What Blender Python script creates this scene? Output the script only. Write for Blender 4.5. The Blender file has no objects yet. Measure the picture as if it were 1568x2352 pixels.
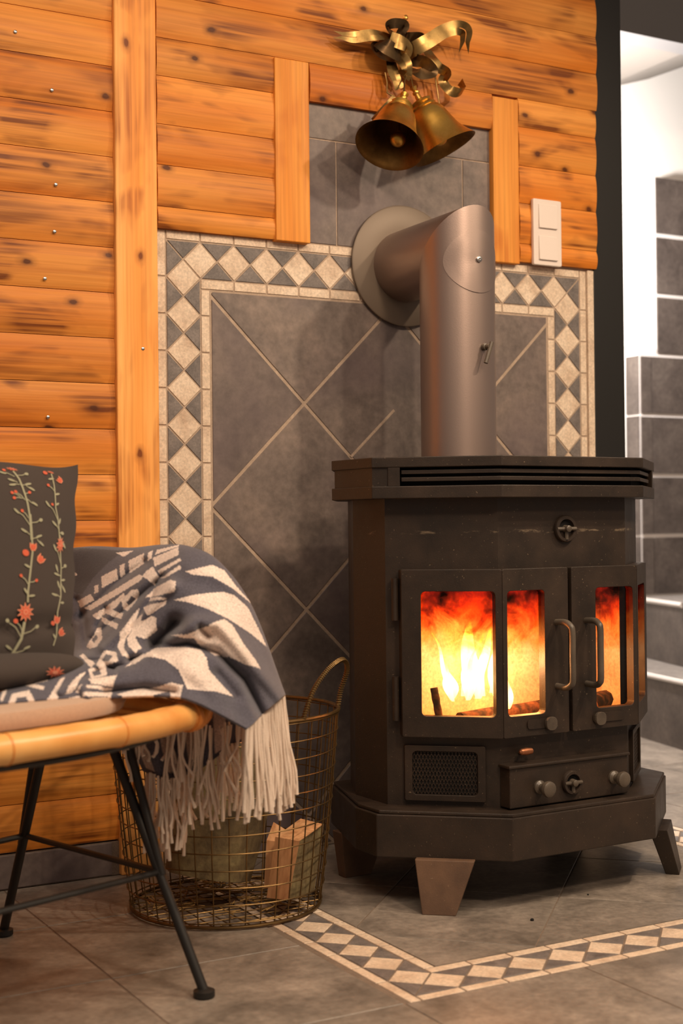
import bpy, math, random
import numpy as np
from mathutils import Vector, Matrix
random.seed(7); rng = np.random.default_rng(7)
S = bpy.context.scene
COL = S.collection
# ------------------------------------------------------------------ camera (solved from the tile borders)
FPX, YAW, PIT, ROL = 3225.81, .507904, .0078846, -.0103748
D = .0741                                    # pitch of the diamond border, metres
CAM = np.array([-14.7274, -35.0905, 9.1015]) * D
FW = np.array([math.sin(YAW)*math.cos(PIT), math.cos(YAW)*math.cos(PIT), math.sin(PIT)])
_rt = np.array([math.cos(YAW), -math.sin(YAW), 0]); _up = np.cross(_rt, FW)
RT = _rt*math.cos(ROL) + _up*math.sin(ROL); UP = -_rt*math.sin(ROL) + _up*math.cos(ROL)
cd = bpy.data.cameras.new('camera'); cam = bpy.data.objects.new('camera', cd); COL.objects.link(cam)
cd.sensor_fit = 'HORIZONTAL'; cd.sensor_width = 24; cd.lens = FPX/1568*24
cam.matrix_world = Matrix([[RT[0], UP[0], -FW[0], CAM[0]], [RT[1], UP[1], -FW[1], CAM[1]], [RT[2], UP[2], -FW[2], CAM[2]], [0, 0, 0, 1]])
cd.clip_start = .05
cd.dof.use_dof = True; cd.dof.focus_distance = 2.62; cd.dof.aperture_fstop = 4.0
S.camera = cam
S.view_settings.view_transform = 'Standard'; S.view_settings.look = 'None'
S.view_settings.gamma = 1; S.view_settings.use_curve_mapping = False
S.view_settings.exposure = 0.0
# ------------------------------------------------------------------ world and lamps
w = bpy.data.worlds.new('world'); S.world = w; w.use_nodes = True
w.node_tree.nodes['Background'].inputs[0].default_value = (1.0, .80, .66, 1)
w.node_tree.nodes['Background'].inputs[1].default_value = .25
def lamp(name, loc, power, col, radius=.035, spot=None, aim=None, blend=.5):
    l = bpy.data.lights.new(name, 'SPOT' if spot else 'POINT'); l.energy = power; l.color = col; l.shadow_soft_size = radius
    o = bpy.data.objects.new(name, l); COL.objects.link(o); o.location = loc
    if spot:
        l.spot_size = math.radians(spot); l.spot_blend = blend
        o.rotation_euler = (Vector(aim)-Vector(loc)).to_track_quat('-Z', 'Y').to_euler()
    return o
WARM = (1.0, .77, .54)
lamp('ceiling_spot_lamp', (1.42, -1.62, 2.32), 96, WARM, .045, spot=100, aim=(.45, -.45, .2), blend=1)
lamp('ceiling_spot_lamp', (.92, -1.90, 2.32), 52, WARM, .045, spot=100, aim=(.2, -.45, .2), blend=1)
lamp('ceiling_spot_lamp', (.05, -2.85, 2.35), 105, (1.0, .74, .52), .15)
al = bpy.data.lights.new('ceiling_panel_lamp', 'AREA'); al.shape = 'RECTANGLE'; al.size = 1.6; al.size_y = 1.2; al.energy = 34; al.color = (1.0, .78, .58)  # added area fill from above, not a fixture of the room
ao = bpy.data.objects.new('ceiling_panel_lamp', al); COL.objects.link(ao); ao.location = (-.55, -1.75, 2.40)
lamp('hall_lamp', (1.50, .74, 1.62), 105, (1.0, .93, .88), .05)
# ------------------------------------------------------------------ helpers
def ray(u, v): return FW + RT*(u-784)/FPX + UP*(1176-v)/FPX
def at(u, v, t): return CAM + ray(u, v)*t
def on_y(u, v, y=0): r = ray(u, v); return CAM + r*((y-CAM[1])/r[1])
def on_z(u, v, z=0): r = ray(u, v); return CAM + r*((z-CAM[2])/r[2])
def WX(x, y): return CAM[0] + (x-CAM[0])*(y-CAM[1])/(-CAM[1])      # x read on the wall plane -> same sight line at depth y
def WZ(z, y): return CAM[2] + (z-CAM[2])*(y-CAM[1])/(-CAM[1])
def lin(c): return tuple((x/255/12.92 if x <= 10 else ((x/255+.055)/1.055)**2.4) for x in c)
def empty(name, loc, label, cat, group=None):
    o = bpy.data.objects.new(name, None); COL.objects.link(o); o.location = [float(a) for a in loc]; o.empty_display_size = .05
    return tag(o, label, cat, group)
def tag(o, label, cat, group=None, kind=None):
    o['label'] = label; o['category'] = cat
    if group: o['group'] = group
    if kind: o['kind'] = kind
    return o
def link(name, me, parent=None, loc=None):
    o = bpy.data.objects.new(name, me); COL.objects.link(o)
    if parent is not None:
        o.parent = parent
        if parent.type == 'EMPTY': o.matrix_parent_inverse = Matrix.Translation(-Vector(parent.location))
    if loc is not None: o.location = [float(a) for a in loc]
    return o
def add(name, vf, mat, parent=None, smooth=False, bevel=0, solid=0, seg=2):
    v, f = vf
    me = bpy.data.meshes.new(name); me.from_pydata([tuple(map(float, p)) for p in v], [], [tuple(map(int, q)) for q in f])
    me.validate(); me.update(); me.materials.append(mat)
    if smooth:
        for p in me.polygons: p.use_smooth = True
        if smooth != 2: me.set_sharp_from_angle(angle=math.radians(40))
    import bmesh
    bm = bmesh.new(); bm.from_mesh(me); bmesh.ops.recalc_face_normals(bm, faces=bm.faces); bm.to_mesh(me); bm.free()
    o = link(name, me, parent)
    if solid: m = o.modifiers.new('solid', 'SOLIDIFY'); m.thickness = solid; m.offset = -1
    if bevel: m = o.modifiers.new('bevel', 'BEVEL'); m.width = bevel; m.segments = seg; m.limit_method = 'ANGLE'
    return o
def struct(o, label): return tag(o, label, {'w': 'wall', 'f': 'floor', 'c': 'ceiling', 't': 'trim', 'b': 'baseboard', 'd': 'door'}[o.name[0]], kind='structure')
def box(x0, x1, y0, y1, z0, z1):
    return ([(x0, y0, z0), (x1, y0, z0), (x1, y1, z0), (x0, y1, z0), (x0, y0, z1), (x1, y0, z1), (x1, y1, z1), (x0, y1, z1)],
            [(0, 3, 2, 1), (4, 5, 6, 7), (0, 1, 5, 4), (1, 2, 6, 5), (2, 3, 7, 6), (3, 0, 4, 7)])
def merge(*l):
    V, F = [], []
    for v, f in l:
        n = len(V); V += [tuple(p) for p in v]; F += [tuple(i+n for i in q) for q in f]
    return V, F
def xf(vf, fn): return [fn(*p) for p in vf[0]], vf[1]
def mx(vf, M): return [tuple(M @ Vector([float(a) for a in p])) for p in vf[0]], vf[1]
def loft(rings, cap=True, closed=True):
    n = len(rings[0]); V = [tuple(p) for r in rings for p in r]; F = []
    for i in range(len(rings)-1):
        for j in range(n if closed else n-1):
            k = (j+1) % n; F.append((i*n+j, i*n+k, (i+1)*n+k, (i+1)*n+j))
    if cap and closed: F += [tuple(range(n))[::-1], tuple(range((len(rings)-1)*n, len(rings)*n))]
    return V, F
def prism(poly, fn0, fn1): return loft([[fn0(*p) for p in poly], [fn1(*p) for p in poly]])
def tube(pts, r, seg=8, closed=False, cap=True):
    P = [np.array(p, float) for p in pts]; n = len(P); rad = r if hasattr(r, '__len__') else [r]*n; rings = []
    nrm = None
    for i in range(n):
        a = P[(i-1) % n] if closed or i > 0 else P[i]; b = P[(i+1) % n] if closed or i < n-1 else P[i]
        t = b-a; t = t/(np.linalg.norm(t)+1e-12)
        if nrm is None:
            h = np.array([0, 0, 1.]) if abs(t[2]) < .9 else np.array([1., 0, 0]); nrm = np.cross(t, h)
        nrm = nrm - t*(nrm@t); nrm /= np.linalg.norm(nrm)+1e-12; bn = np.cross(t, nrm)
        rings.append([P[i]+rad[i]*(nrm*math.cos(q)+bn*math.sin(q)) for q in np.linspace(0, 2*math.pi, seg, endpoint=False)])
    if closed: rings.append(rings[0]); return loft(rings, cap=False)
    return loft(rings, cap=cap)
def smooth_path(pts, n=6, closed=False):
    P = [np.array(p, float) for p in pts]; out = []; m = len(P)
    for i in range(m if closed else m-1):
        p0, p1, p2, p3 = (P[(i+k) % m] if closed else P[min(max(i+k, 0), m-1)] for k in (-1, 0, 1, 2))
        for s in range(n):
            t = s/n; out.append(.5*((2*p1)+(p2-p0)*t+(2*p0-5*p1+4*p2-p3)*t*t+(3*p1-p0-3*p2+p3)*t**3))
    if not closed: out.append(P[-1])
    return out
def lathe(prof, org, axis, seg=24, cap=True, ref=None):
    a = np.array(axis, float); a /= np.linalg.norm(a); h = np.array([0, 0, 1.]) if abs(a[2]) < .9 else np.array([1., 0, 0])
    x = np.cross(a, h); x /= np.linalg.norm(x); y = np.cross(a, x); o = np.array(org, float)
    return loft([[o+a*z+r*(x*math.cos(q)+y*math.sin(q)) for q in np.linspace(0, 2*math.pi, seg, endpoint=False)] for z, r in prof], cap=cap)
def clip(poly, a, b, c):                      # keep a*x+b*y<=c
    out = []; n = len(poly)
    for i in range(n):
        p, q = poly[i], poly[(i+1) % n]; fp, fq = a*p[0]+b*p[1]-c, a*q[0]+b*q[1]-c
        if fp <= 0: out.append(p)
        if fp*fq < 0: s = fp/(fp-fq); out.append((p[0]+(q[0]-p[0])*s, p[1]+(q[1]-p[1])*s))
    return out
def area(p): return .5*sum(p[i][0]*p[(i+1) % len(p)][1]-p[(i+1) % len(p)][0]*p[i][1] for i in range(len(p)))
def inset(poly, g):
    if len(poly) < 3: return []
    if area(poly) < 0: poly = poly[::-1]
    out = list(poly); n = len(poly)
    for i in range(n):
        p, q = poly[i], poly[(i+1) % n]; dx, dy = q[0]-p[0], q[1]-p[1]; l = math.hypot(dx, dy)
        if l < 1e-6: continue
        a, b = dy/l, -dx/l; out = clip(out, a, b, a*p[0]+b*p[1]-g)
        if len(out) < 3: return []
    return out if abs(area(out)) > 2e-6 else []
def tile(name, poly, g, mat, parent, fn, th=.004):           # fn(x, y, h): h = height above the bed; chamfered piece
    p = inset(poly, g)
    if len(p) < 3: return None
    q = inset(p, .0007)
    if len(q) != len(p): return add(name, loft([[fn(*a, 0) for a in p], [fn(*a, th) for a in p]]), mat, parent)
    # match start vertex
    k = min(range(len(q)), key=lambda i: (q[i][0]-p[0][0])**2+(q[i][1]-p[0][1])**2); q = q[k:]+q[:k]
    return add(name, loft([[fn(*a, 0) for a in p], [fn(*a, th-.0007) for a in p], [fn(*a, th) for a in q]]), mat, parent)
# ------------------------------------------------------------------ materials
def mat(name, col=(.5, .5, .5), rough=.6, metal=0, **k):
    m = bpy.data.materials.new(name); m.use_nodes = True; b = m.node_tree.nodes['Principled BSDF']
    b.inputs['Base Color'].default_value = (*col, 1); b.inputs['Roughness'].default_value = rough; b.inputs['Metallic'].default_value = metal
    for kk, vv in k.items(): b.inputs[kk].default_value = vv
    return m
class NT:
    def __init__(s, m): s.t = m.node_tree; s.n = s.t.nodes; s.b = s.n['Principled BSDF']
    def new(s, ty, ins=None, **a):
        o = s.n.new(ty)
        for k, v in a.items(): setattr(o, k, v)
        for k, v in (ins or {}).items():
            if isinstance(v, bpy.types.NodeSocket): s.t.links.new(v, o.inputs[k])
            else: o.inputs[k].default_value = v
        return o
    def link(s, a, b): s.t.links.new(a, b)
    def coord(s, scale=(1, 1, 1), rnd=True, out='Object', rot=(0, 0, 0)):
        c = s.new('ShaderNodeTexCoord').outputs[out]
        if rnd:
            r = s.new('ShaderNodeObjectInfo').outputs['Random']; k = s.new('ShaderNodeVectorMath', {0: r, 1: (37.1, 11.7, 23.3)}, operation='MULTIPLY').outputs[0]
            c = s.new('ShaderNodeVectorMath', {0: c, 1: k}, operation='ADD').outputs[0]
        return s.new('ShaderNodeMapping', {'Vector': c, 'Scale': scale, 'Rotation': rot}).outputs[0]
    def noise(s, vec, scale=1, detail=3, rough=.5, dist=0):
        return s.new('ShaderNodeTexNoise', {'Vector': vec, 'Scale': scale, 'Detail': detail, 'Roughness': rough, 'Distortion': dist}).outputs[0]
    def ramp(s, fac, stops):
        r = s.new('ShaderNodeValToRGB', {0: fac}); e = r.color_ramp.elements
        while len(e) < len(stops): e.new(.5)
        for i, (p, c) in enumerate(stops): e[i].position = p; e[i].color = (*c, 1) if len(c) == 3 else c
        return r.outputs[0]
    def mix(s, f, a, b, mode='MIX'):
        m = s.new('ShaderNodeMix', data_type='RGBA', blend_type=mode)
        for i, v in ((0, f), (6, a), (7, b)):
            if isinstance(v, bpy.types.NodeSocket): s.link(v, m.inputs[i])
            else: m.inputs[i].default_value = v if not isinstance(v, tuple) else ((*v, 1) if len(v) == 3 else v)
        return m.outputs[2]
    def math(s, op, a, b=None):
        return s.new('ShaderNodeMath', {0: a} if b is None else {0: a, 1: b}, operation=op).outputs[0]
    def bump(s, h, strength=.3, dist=.002):
        s.link(s.new('ShaderNodeBump', {'Height': h, 'Strength': strength, 'Distance': dist}).outputs[0], s.b.inputs['Normal'])
    def color(s, c): s.link(c, s.b.inputs['Base Color'])
G = lambda x: (x, x, x)
def wood(name, axis, light, mid, dark, scorch=1.0, knots=True):
    m = mat(name, rough=.42); t = NT(m); t.b.inputs['Specular IOR Level'].default_value = .3
    def c(a, b):
        sc = [b, b, b]; sc[axis] = a; return t.coord(tuple(sc))
    base = t.ramp(t.noise(c(1.6, 11), 1, 3), [(.33, mid), (.68, light)])
    gr = t.noise(c(2.2, 75), 1, 4, .6, .6); col = t.mix(t.ramp(gr, [(.35, G(.0)), (.62, G(.75))]), t.mix(.35, base, mid), base)
    col = t.mix(1, col, t.ramp(t.noise(c(3.5, 150), 1, 3), [(.3, (.80, .76, .70)), (.6, (1, 1, 1))]), 'MULTIPLY')
    if scorch:
        sm = t.ramp(t.noise(c(5.5, 13), 1, 2, .5, .6), [(.47, G(0)), (.64, G(1))])
        ln = t.ramp(t.noise(c(3, 120), 1, 2), [(.38, G(.10)), (.60, G(1))])
        col = t.mix(t.math('MULTIPLY', t.math('MULTIPLY', sm, ln), .92*scorch), col, dark)
    if knots:
        sp_ = t.new('ShaderNodeSeparateXYZ', {0: t.coord((1, 1, 1))}); la, lb = (0, 2) if axis == 0 else (2, 0)
        v = t.new('ShaderNodeCombineXYZ', {0: t.math('MULTIPLY', sp_.outputs[la], 4.2), 1: t.math('MULTIPLY', sp_.outputs[lb], 6.5)}).outputs[0]
        v = t.new('ShaderNodeVectorMath', {0: v, 1: t.new('ShaderNodeVectorMath', {0: t.new('ShaderNodeTexNoise', {'Vector': v, 'Scale': 9.0}).outputs[1], 1: (.05, .05, 0)}, operation='MULTIPLY').outputs[0]}, operation='ADD').outputs[0]
        vo = t.new('ShaderNodeTexVoronoi', {'Vector': v, 'Scale': 1.0}, voronoi_dimensions='2D').outputs['Distance']
        col = t.mix(t.ramp(vo, [(.024, G(.95)), (.036, G(.6)), (.055, G(.28)), (.10, G(0))]), col, tuple(x*.55 for x in dark))
    rv = t.new('ShaderNodeObjectInfo').outputs['Random']
    col = t.mix(1, col, t.ramp(rv, [(0, (.86, .80, .74)), (.5, (1, .98, .94)), (1, (1.08, 1.06, 1.10))]), 'MULTIPLY')
    t.color(col); t.bump(t.math('ADD', gr, t.noise(c(3.5, 150), 1, 2)), .25, .0015)
    t.link(t.ramp(gr, [(.3, G(.44)), (.7, G(.6))]), t.b.inputs['Roughness'])
    return m
WL, WM, WD = lin((238, 166, 80)), lin((213, 124, 34)), lin((112, 54, 12))
M_plank = wood('honey_pine_plank', 0, WL, WM, WD)
M_batten = wood('honey_pine_post', 2, lin((255, 198, 118)), lin((242, 158, 70)), lin((150, 72, 22)), .8)
M_batten2 = wood('pale_pine_batten', 2, lin((246, 178, 88)), lin((232, 148, 54)), lin((190, 100, 30)), .6, False)
def stone(name, stops, scale, rough, bmp=.25, rnd=True, extra=None):
    m = mat(name, rough=rough); t = NT(m); v = t.coord((1, 1, 1), rnd)
    n = t.noise(v, scale, 8, .62, .4); col = t.ramp(n, stops)
    n2 = t.noise(v, scale*9, 4, .6); col = t.mix(.55, col, t.mix(1, col, t.ramp(n2, [(.3, G(.55)), (.7, G(1.25))]), 'MULTIPLY'))
    if extra: col = t.mix(t.ramp(t.noise(v, scale*.45, 3), [(.45, G(0)), (.7, G(.8))]), col, extra)
    t.color(col); t.bump(t.math('ADD', n, t.math('MULTIPLY', n2, .4)), bmp, .002)
    return m
M_slate = stone('mottled_slate_tile', [(.3, lin((88, 78, 74))), (.5, lin((116, 104, 98))), (.72, lin((142, 126, 116)))], 7, .5, extra=lin((98, 84, 88)))
M_slate_small = stone('dark_slate_mosaic', [(.3, lin((92, 86, 84))), (.7, lin((132, 123, 118)))], 30, .55)
M_trav = stone('cream_travertine', [(.28, lin((196, 170, 146))), (.5, lin((222, 200, 176))), (.75, lin((234, 216, 194)))], 22, .5, .12)
M_floor = stone('grey_slate_floor_tile', [(.3, lin((106, 98, 90))), (.5, lin((136, 126, 116))), (.72, lin((164, 152, 140)))], 9, .4, .35)
M_grout = stone('beige_grout', [(.3, lin((166, 146, 128))), (.7, lin((190, 168, 148)))], 60, .85, .2, False)
M_fgrout = stone('dull_grey_grout', [(.3, lin((112, 98, 86))), (.7, lin((132, 116, 102)))], 60, .8, .2, False)
def iron(name, a, b, rough, spec=.5, speck=True):
    m = mat(name, rough=rough); t = NT(m); v = t.coord((1, 1, 1), False)
    n = t.noise(v, 14, 5, .6); col = t.ramp(n, [(.35, a), (.7, b)])
    if speck:
        sp = t.noise(v, 260, 2, .5); col = t.mix(t.ramp(sp, [(.70, G(0)), (.78, G(.5))]), col, lin((150, 130, 105)))
        sc = t.noise(t.coord((60, 60, 9), False), 1, 3, .7, 2); col = t.mix(t.ramp(sc, [(.74, G(0)), (.80, G(.35))]), col, lin((140, 120, 98)))
    t.color(col); t.bump(t.noise(v, 420, 3), .35, .0006)
    t.link(t.ramp(n, [(.3, G(rough-.08)), (.7, G(rough+.1))]), t.b.inputs['Roughness']); t.b.inputs['Specular IOR Level'].default_value = spec
    return m
M_iron = iron('black_cast_iron', lin((38, 30, 24)), lin((54, 41, 31)), .5, .42)
M_body = iron('scuffed_cast_iron', lin((38, 30, 24)), lin((54, 41, 31)), .5, .42)
t = NT(M_body); zc = t.new('ShaderNodeSeparateXYZ', {0: t.new('ShaderNodeTexCoord').outputs['Object']}).outputs[2]
jit = t.math('MULTIPLY', t.math('SUBTRACT', t.noise(t.coord((1, 1, 1), False), 60, 2), .5), .006)
bandm = t.ramp(t.math('ABSOLUTE', t.math('SUBTRACT', t.math('ADD', zc, jit), .6565)), [(0, G(1)), (.0016, G(.8)), (.0032, G(0))])
scuf = t.math('MULTIPLY', bandm, t.ramp(t.noise(t.coord((26, 26, 90), False), 1, 4, .7), [(.53, G(0)), (.64, G(.42))]))
t.color(t.mix(scuf, t.b.inputs['Base Color'].links[0].from_socket, lin((168, 148, 122))))
M_iron_rust = iron('rusty_iron_leg', lin((84, 62, 46)), lin((112, 84, 62)), .6)
M_ironk = iron('worn_iron_knob', lin((70, 62, 54)), lin((96, 86, 74)), .38)
M_black = mat('matt_black_steel', lin((26, 24, 22)), .5)
M_dark = mat('sooty_black', lin((14, 12, 11)), .9)  # near-black for slot core, grille backs, vent openings and charcoal crumbs
M_pipe = mat('flue_grey_paint', lin((164, 145, 136)), .40, .86)
t = NT(M_pipe); n = t.noise(t.coord((1, 1, 1), False), 500, 2); t.bump(n, .2, .0004)
M_plate = mat('rosette_grey_paint', lin((116, 102, 88)), .5, .25)
M_blackpost = mat('black_lacquered_post', lin((15, 13, 11)), .6)
M_white = mat('white_plaster', lin((236, 232, 226)), .9)
M_switch = mat('white_plastic', lin((232, 218, 208)), .35)
M_steel = mat('bright_steel', lin((190, 188, 186)), .3, 1)
def brass(name, a, b, rough, metal=1):
    m = mat(name, rough=rough, metal=metal); t = NT(m); v = t.coord((1, 1, 1), False); n = t.noise(v, 18, 5, .65)
    t.color(t.ramp(n, [(.35, a), (.65, b)])); t.link(t.ramp(n, [(.3, G(rough+.18)), (.7, G(rough))]), t.b.inputs['Roughness']); t.bump(t.noise(v, 90, 3), .12, .001); return m
M_brass = brass('aged_brass', lin((184, 140, 62)), lin((226, 178, 92)), .24)
M_brassin = brass('dull_brass_lining', lin((92, 66, 34)), lin((128, 94, 50)), .42)  # shade inside the bells painted as a darker brass
M_ribbon = brass('tarnished_brass_foil', lin((120, 96, 58)), lin((186, 150, 92)), .24)
M_wire = brass('bronze_wire', lin((92, 72, 44)), lin((122, 96, 58)), .35, .8)
def rattan_mat():
    m = mat('varnished_rattan', rough=.34); t = NT(m); v = t.coord((1, 1, 1), False); n = t.noise(v, 12, 4)
    t.color(t.ramp(n, [(.3, lin((214, 140, 62))), (.55, lin((234, 172, 96))), (.8, lin((242, 192, 122)))])); t.bump(t.noise(v, 140, 2), .15, .001); return m
M_rattan = rattan_mat()
M_bind = mat('rattan_binding', lin((214, 132, 56)), .45)
def cloth(name, col, rough=.95, scale=900, b=.4, sheen=.3):
    m = mat(name, col, rough); t = NT(m); t.b.inputs['Sheen Weight'].default_value = sheen; v = t.coord((1, 1, 1), False)
    n = t.noise(v, scale, 3, .7); t.color(t.mix(1, (*col, 1), t.ramp(n, [(.3, G(.72)), (.7, G(1.2))]), 'MULTIPLY')); t.bump(n, b, .0012); return m
M_pad = cloth('taupe_canvas', lin((196, 164, 138)))
M_cushion = cloth('charcoal_brown_linen', lin((62, 53, 48)), .95, 1400, .3, .05)
M_stem = cloth('sage_embroidery', lin((156, 154, 124)), .8, 1500, .5)
M_red = cloth('coral_embroidery', lin((206, 84, 44)), .8, 1500, .5)
M_pink = cloth('salmon_embroidery', lin((222, 140, 104)), .8, 1500, .5)
M_fringe = cloth('cream_wool_yarn', lin((232, 214, 196)), .95, 1200, .5, .4)
M_bark = stone('rough_bark', [(.3, lin((70, 58, 40))), (.5, lin((108, 92, 62))), (.75, lin((140, 128, 88)))], 14, .9, .9, False)
def cutwood():
    m = mat('split_firewood', rough=.75); t = NT(m); v = t.coord((40, 40, 4), False); n = t.noise(v, 1, 4, .6)
    t.color(t.ramp(n, [(.3, lin((176, 116, 70))), (.6, lin((226, 172, 122))), (.8, lin((240, 200, 156)))])); t.bump(n, .5, .003); return m
M_cut = cutwood()
M_yellow = mat('yellow_enamel', lin((206, 160, 20)), .5)
# ------------------------------------------------------------------ setting: floor
def fz(x, y, h): return (x, y, h-.004)
floor = struct(add('floor', box(-2.6, 4.2, -2.9, 1.35, -.06, -.0012), M_fgrout), 'dark grey stone tile floor with a cream diamond border round the stove')
DF = .0755; FX, FY = .007, -.857
HB = (FX-.77*DF, FX+13.77*DF, FY-.77*DF)          # outer edges of the hearth border: left, right, front
def lattice(parent, X0, Y0, N, K, p, sgn, fn, ylim, mt, md, ms, fr=0):
    """diamond border: corner lattice at (X0, Y0); rows along x (N) and columns running sgn*y (K); ylim clips the columns"""
    g = .0017
    def put(nm, poly, m):
        poly = clip(poly, 0, sgn, sgn*ylim)
        if len(poly) >= 3: tile(nm, poly, g, m, parent, fn)
    def R(x, y): return (X0+x*p, Y0+sgn*y*p)      # lattice units; y>0 runs along the columns
    h = .5; o1 = .77
    for i in range(N):                            # the row
        c = .5+i; put('diamond_tile', [R(c-h, 0), R(c, -h), R(c+h, 0), R(c, h)], mt)
        if i < N-1:
            put('triangle_tile', [R(c, -h), R(c+1, -h), R(c+h, 0)], md); put('triangle_tile', [R(c, h), R(c+1, h), R(c+h, 0)], md)
    for sx in (0, N):
        e = -1 if sx == 0 else 1
        put('triangle_tile', [R(sx+e*h, -h), R(sx-e*h, -h), R(sx, 0)], md); put('triangle_tile', [R(sx+e*h, -h), R(sx+e*h, h), R(sx, 0)], md)
        for k in range(K):
            c = .5+k; put('diamond_tile', [R(sx-h, c), R(sx, c-h), R(sx+h, c), R(sx, c+h)], mt)
            for q in (-h, h): put('triangle_tile', [R(sx+q, c), R(sx+q, c+1), R(sx, c+h)], md)
            put('strip_tile', [R(sx+e*h, c-1 if k else -o1), R(sx+e*o1, c-1 if k else -o1), R(sx+e*o1, c), R(sx+e*h, c)], ms)
            a = max(c-1, .78); b = c
            if b > a+.05: put('strip_tile', [R(sx-e*h, a), R(sx-e*.78, a), R(sx-e*.78, b), R(sx-e*h, b)], ms)
    xs = [-.5]+[.5+i for i in range(N)]+[N+.5]
    for a, b in zip(xs, xs[1:]): put('strip_tile', [R(a, -h), R(b, -h), R(b, -o1), R(a, -o1)], ms)
    for i in range(N-1): put('strip_tile', [R(.5+i, h), R(1.5+i, h), R(1.5+i, .78), R(.5+i, .78)], ms)
lattice(floor, FX, FY, 13, 12, DF, 1, fz, -.004, M_trav, M_slate_small, M_trav)
fx0, fx1, fy0 = FX+.78*DF, FX+12.22*DF, FY+.78*DF
def diag(parent, x0, x1, y0, y1, cp, cm, step, fn, m, nm, g=.002):
    """45-degree tiles: joints x+y = cp+k*step and y-x = cm+k*step, cut to a rectangle"""
    for i in range(-12, 13):
        for j in range(-12, 13):
            s0, s1, q0, q1 = cp+i*step, cp+(i+1)*step, cm+j*step, cm+(j+1)*step
            poly = [((s-q)/2, (s+q)/2) for s, q in ((s0, q0), (s1, q0), (s1, q1), (s0, q1))]
            for a, b, c in ((-1, 0, -x0), (1, 0, x1), (0, -1, -y0), (0, 1, y1)):
                poly = clip(poly, a, b, c)
                if len(poly) < 3: break
            if len(poly) >= 3 and abs(area(poly)) > 4e-4: tile(nm, poly, g, m, parent, fn)
diag(floor, fx0, fx1, fy0, -.004, -.11, -.622, .43, fz, M_floor, 'floor_tile', .0015)
tx = [-.06+.3165*k for k in range(-8, 14)]; ty = [HB[2]-.3165*k for k in range(-8, 7)][::-1]
for a, b in zip(tx, tx[1:]):
    for c, d in zip(ty, ty[1:]):
        poly = [(a, c), (b, c), (b, d), (a, d)]
        if a > HB[1]-.02 or b < HB[0]+.005 or d < HB[2]+.005:
            if c > -.02 and a < 1.03: continue
            if b > HB[0] and a < HB[0] and d > HB[2]+.01: poly = clip(poly, 1, 0, HB[0])
            if a < 1.03: poly = clip(poly, 0, 1, -.014)
            if len(poly) >= 3: tile('floor_tile', poly, .0015, M_floor, floor, fz)
        elif b > HB[1]:
            poly = clip(poly, -1, 0, -HB[1]); 
            if len(poly) >= 3: tile('floor_tile', poly, .0015, M_floor, floor, fz)
# ------------------------------------------------------------------ setting: back wall
def wy(x, z, h): return (x, .004-h, z)
wall = struct(add('wall_back', box(-2.6, 1.06, .0018, .10, 0, 2.42), M_grout), 'cabin wall of honey pine planks round a slate and cream tiled stove panel')
ZT = 16.263*D
lattice(wall, 0, ZT, 13, 16, D, -1, wy, .002, M_trav, M_slate_small, M_trav)
px0, px1, pz1 = .78*D, 12.22*D, ZT-.78*D
diag(wall, px0, px1, .002, pz1, 1.195, .655, .43, wy, M_slate, 'slate_tile', .0036)
a0, a1 = np.array((.380, .815)), np.array((.489, .918)); dv = (a1-a0)/np.linalg.norm(a1-a0); nv = np.array((-dv[1], dv[0]))*.0028
add('grout_line', prism([tuple(a0-nv), tuple(a1-nv), tuple(a1+nv), tuple(a0+nv)], lambda x, z: (x, .001, z), lambda x, z: (x, -.0006, z)), M_grout, wall)
# niche above the border, clad in slate
nz0, nz1 = ZT+.77*D, 1.60
for a, b, c, d in ((.27, .352, nz0, 1.484), (.352, .674, nz0, 1.484), (.674, .80, nz0, 1.484), (.27, .49, 1.484, nz1), (.49, .80, 1.484, nz1)):
    tile('slate_tile', [(a, c), (b, c), (b, d), (a, d)], .0015, M_slate, wall, wy)
add('edge_profile', box(13.77*D+.001, 1.039, -.004, .004, 0, nz0), M_trav, wall)
# planks: round-faced boards, seams read from the photograph
def plank(x0, x1, z0, z1, mat_=M_plank, yb=.002, ye=-.0105, yf=-.0155):
    prof = []
    h = z1-z0; g = .0006
    for s in np.linspace(0, 1, 13): prof.append((ye+(yf-ye)*(1-abs(2*s-1)**2.3), z0+g+(h-2*g)*s))
    ring = [(yb, z0+g)]+prof+[(yb, z1-g)]
    return add('plank', loft([[(x0, y, z) for y, z in ring], [(x1, y, z) for y, z in ring]]), mat_, wall, smooth=True)
YP = -.012
def zone(x0, x1, seams, split=None):
    xa, xb = WX(x0, YP), WX(x1, YP); zs = [WZ(z, YP) for z in seams]
    for a, b in zip(zs, zs[1:]): plank(xa, xb, a, b)
zone(-2.2, -.1405, [.065+.0885*k for k in range(0, 27)])
zone(-.0535, .209, [1.263, 1.307, 1.390, 1.471, 1.567, 1.643])
zone(.29, .757, [1.562, 1.643])
zone(.829, 1.053, [1.268, 1.310, 1.403, 1.489, 1.578, 1.643])
zone(-.0535, 1.058, [1.643+.0875*k for k in range(0, 9)])
add('batten', box(WX(.209, -.02), WX(.289, -.02), -.0195, .002, WZ(1.262, -.02), WZ(1.643, -.02)), M_batten2, wall, bevel=.002)
add('batten', box(WX(.758, -.0155), WX(.829, -.0155), -.0165, .002, WZ(1.262, -.016), WZ(1.638, -.016)), M_batten2, wall, bevel=.002)
struct(add('trim_1', box(WX(-.1405, -.026), WX(-.0535, -.026), -.026, .002, .0, 2.40), M_batten, bevel=.003), 'upright pine post board with scorched grain beside the tiled panel')
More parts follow.
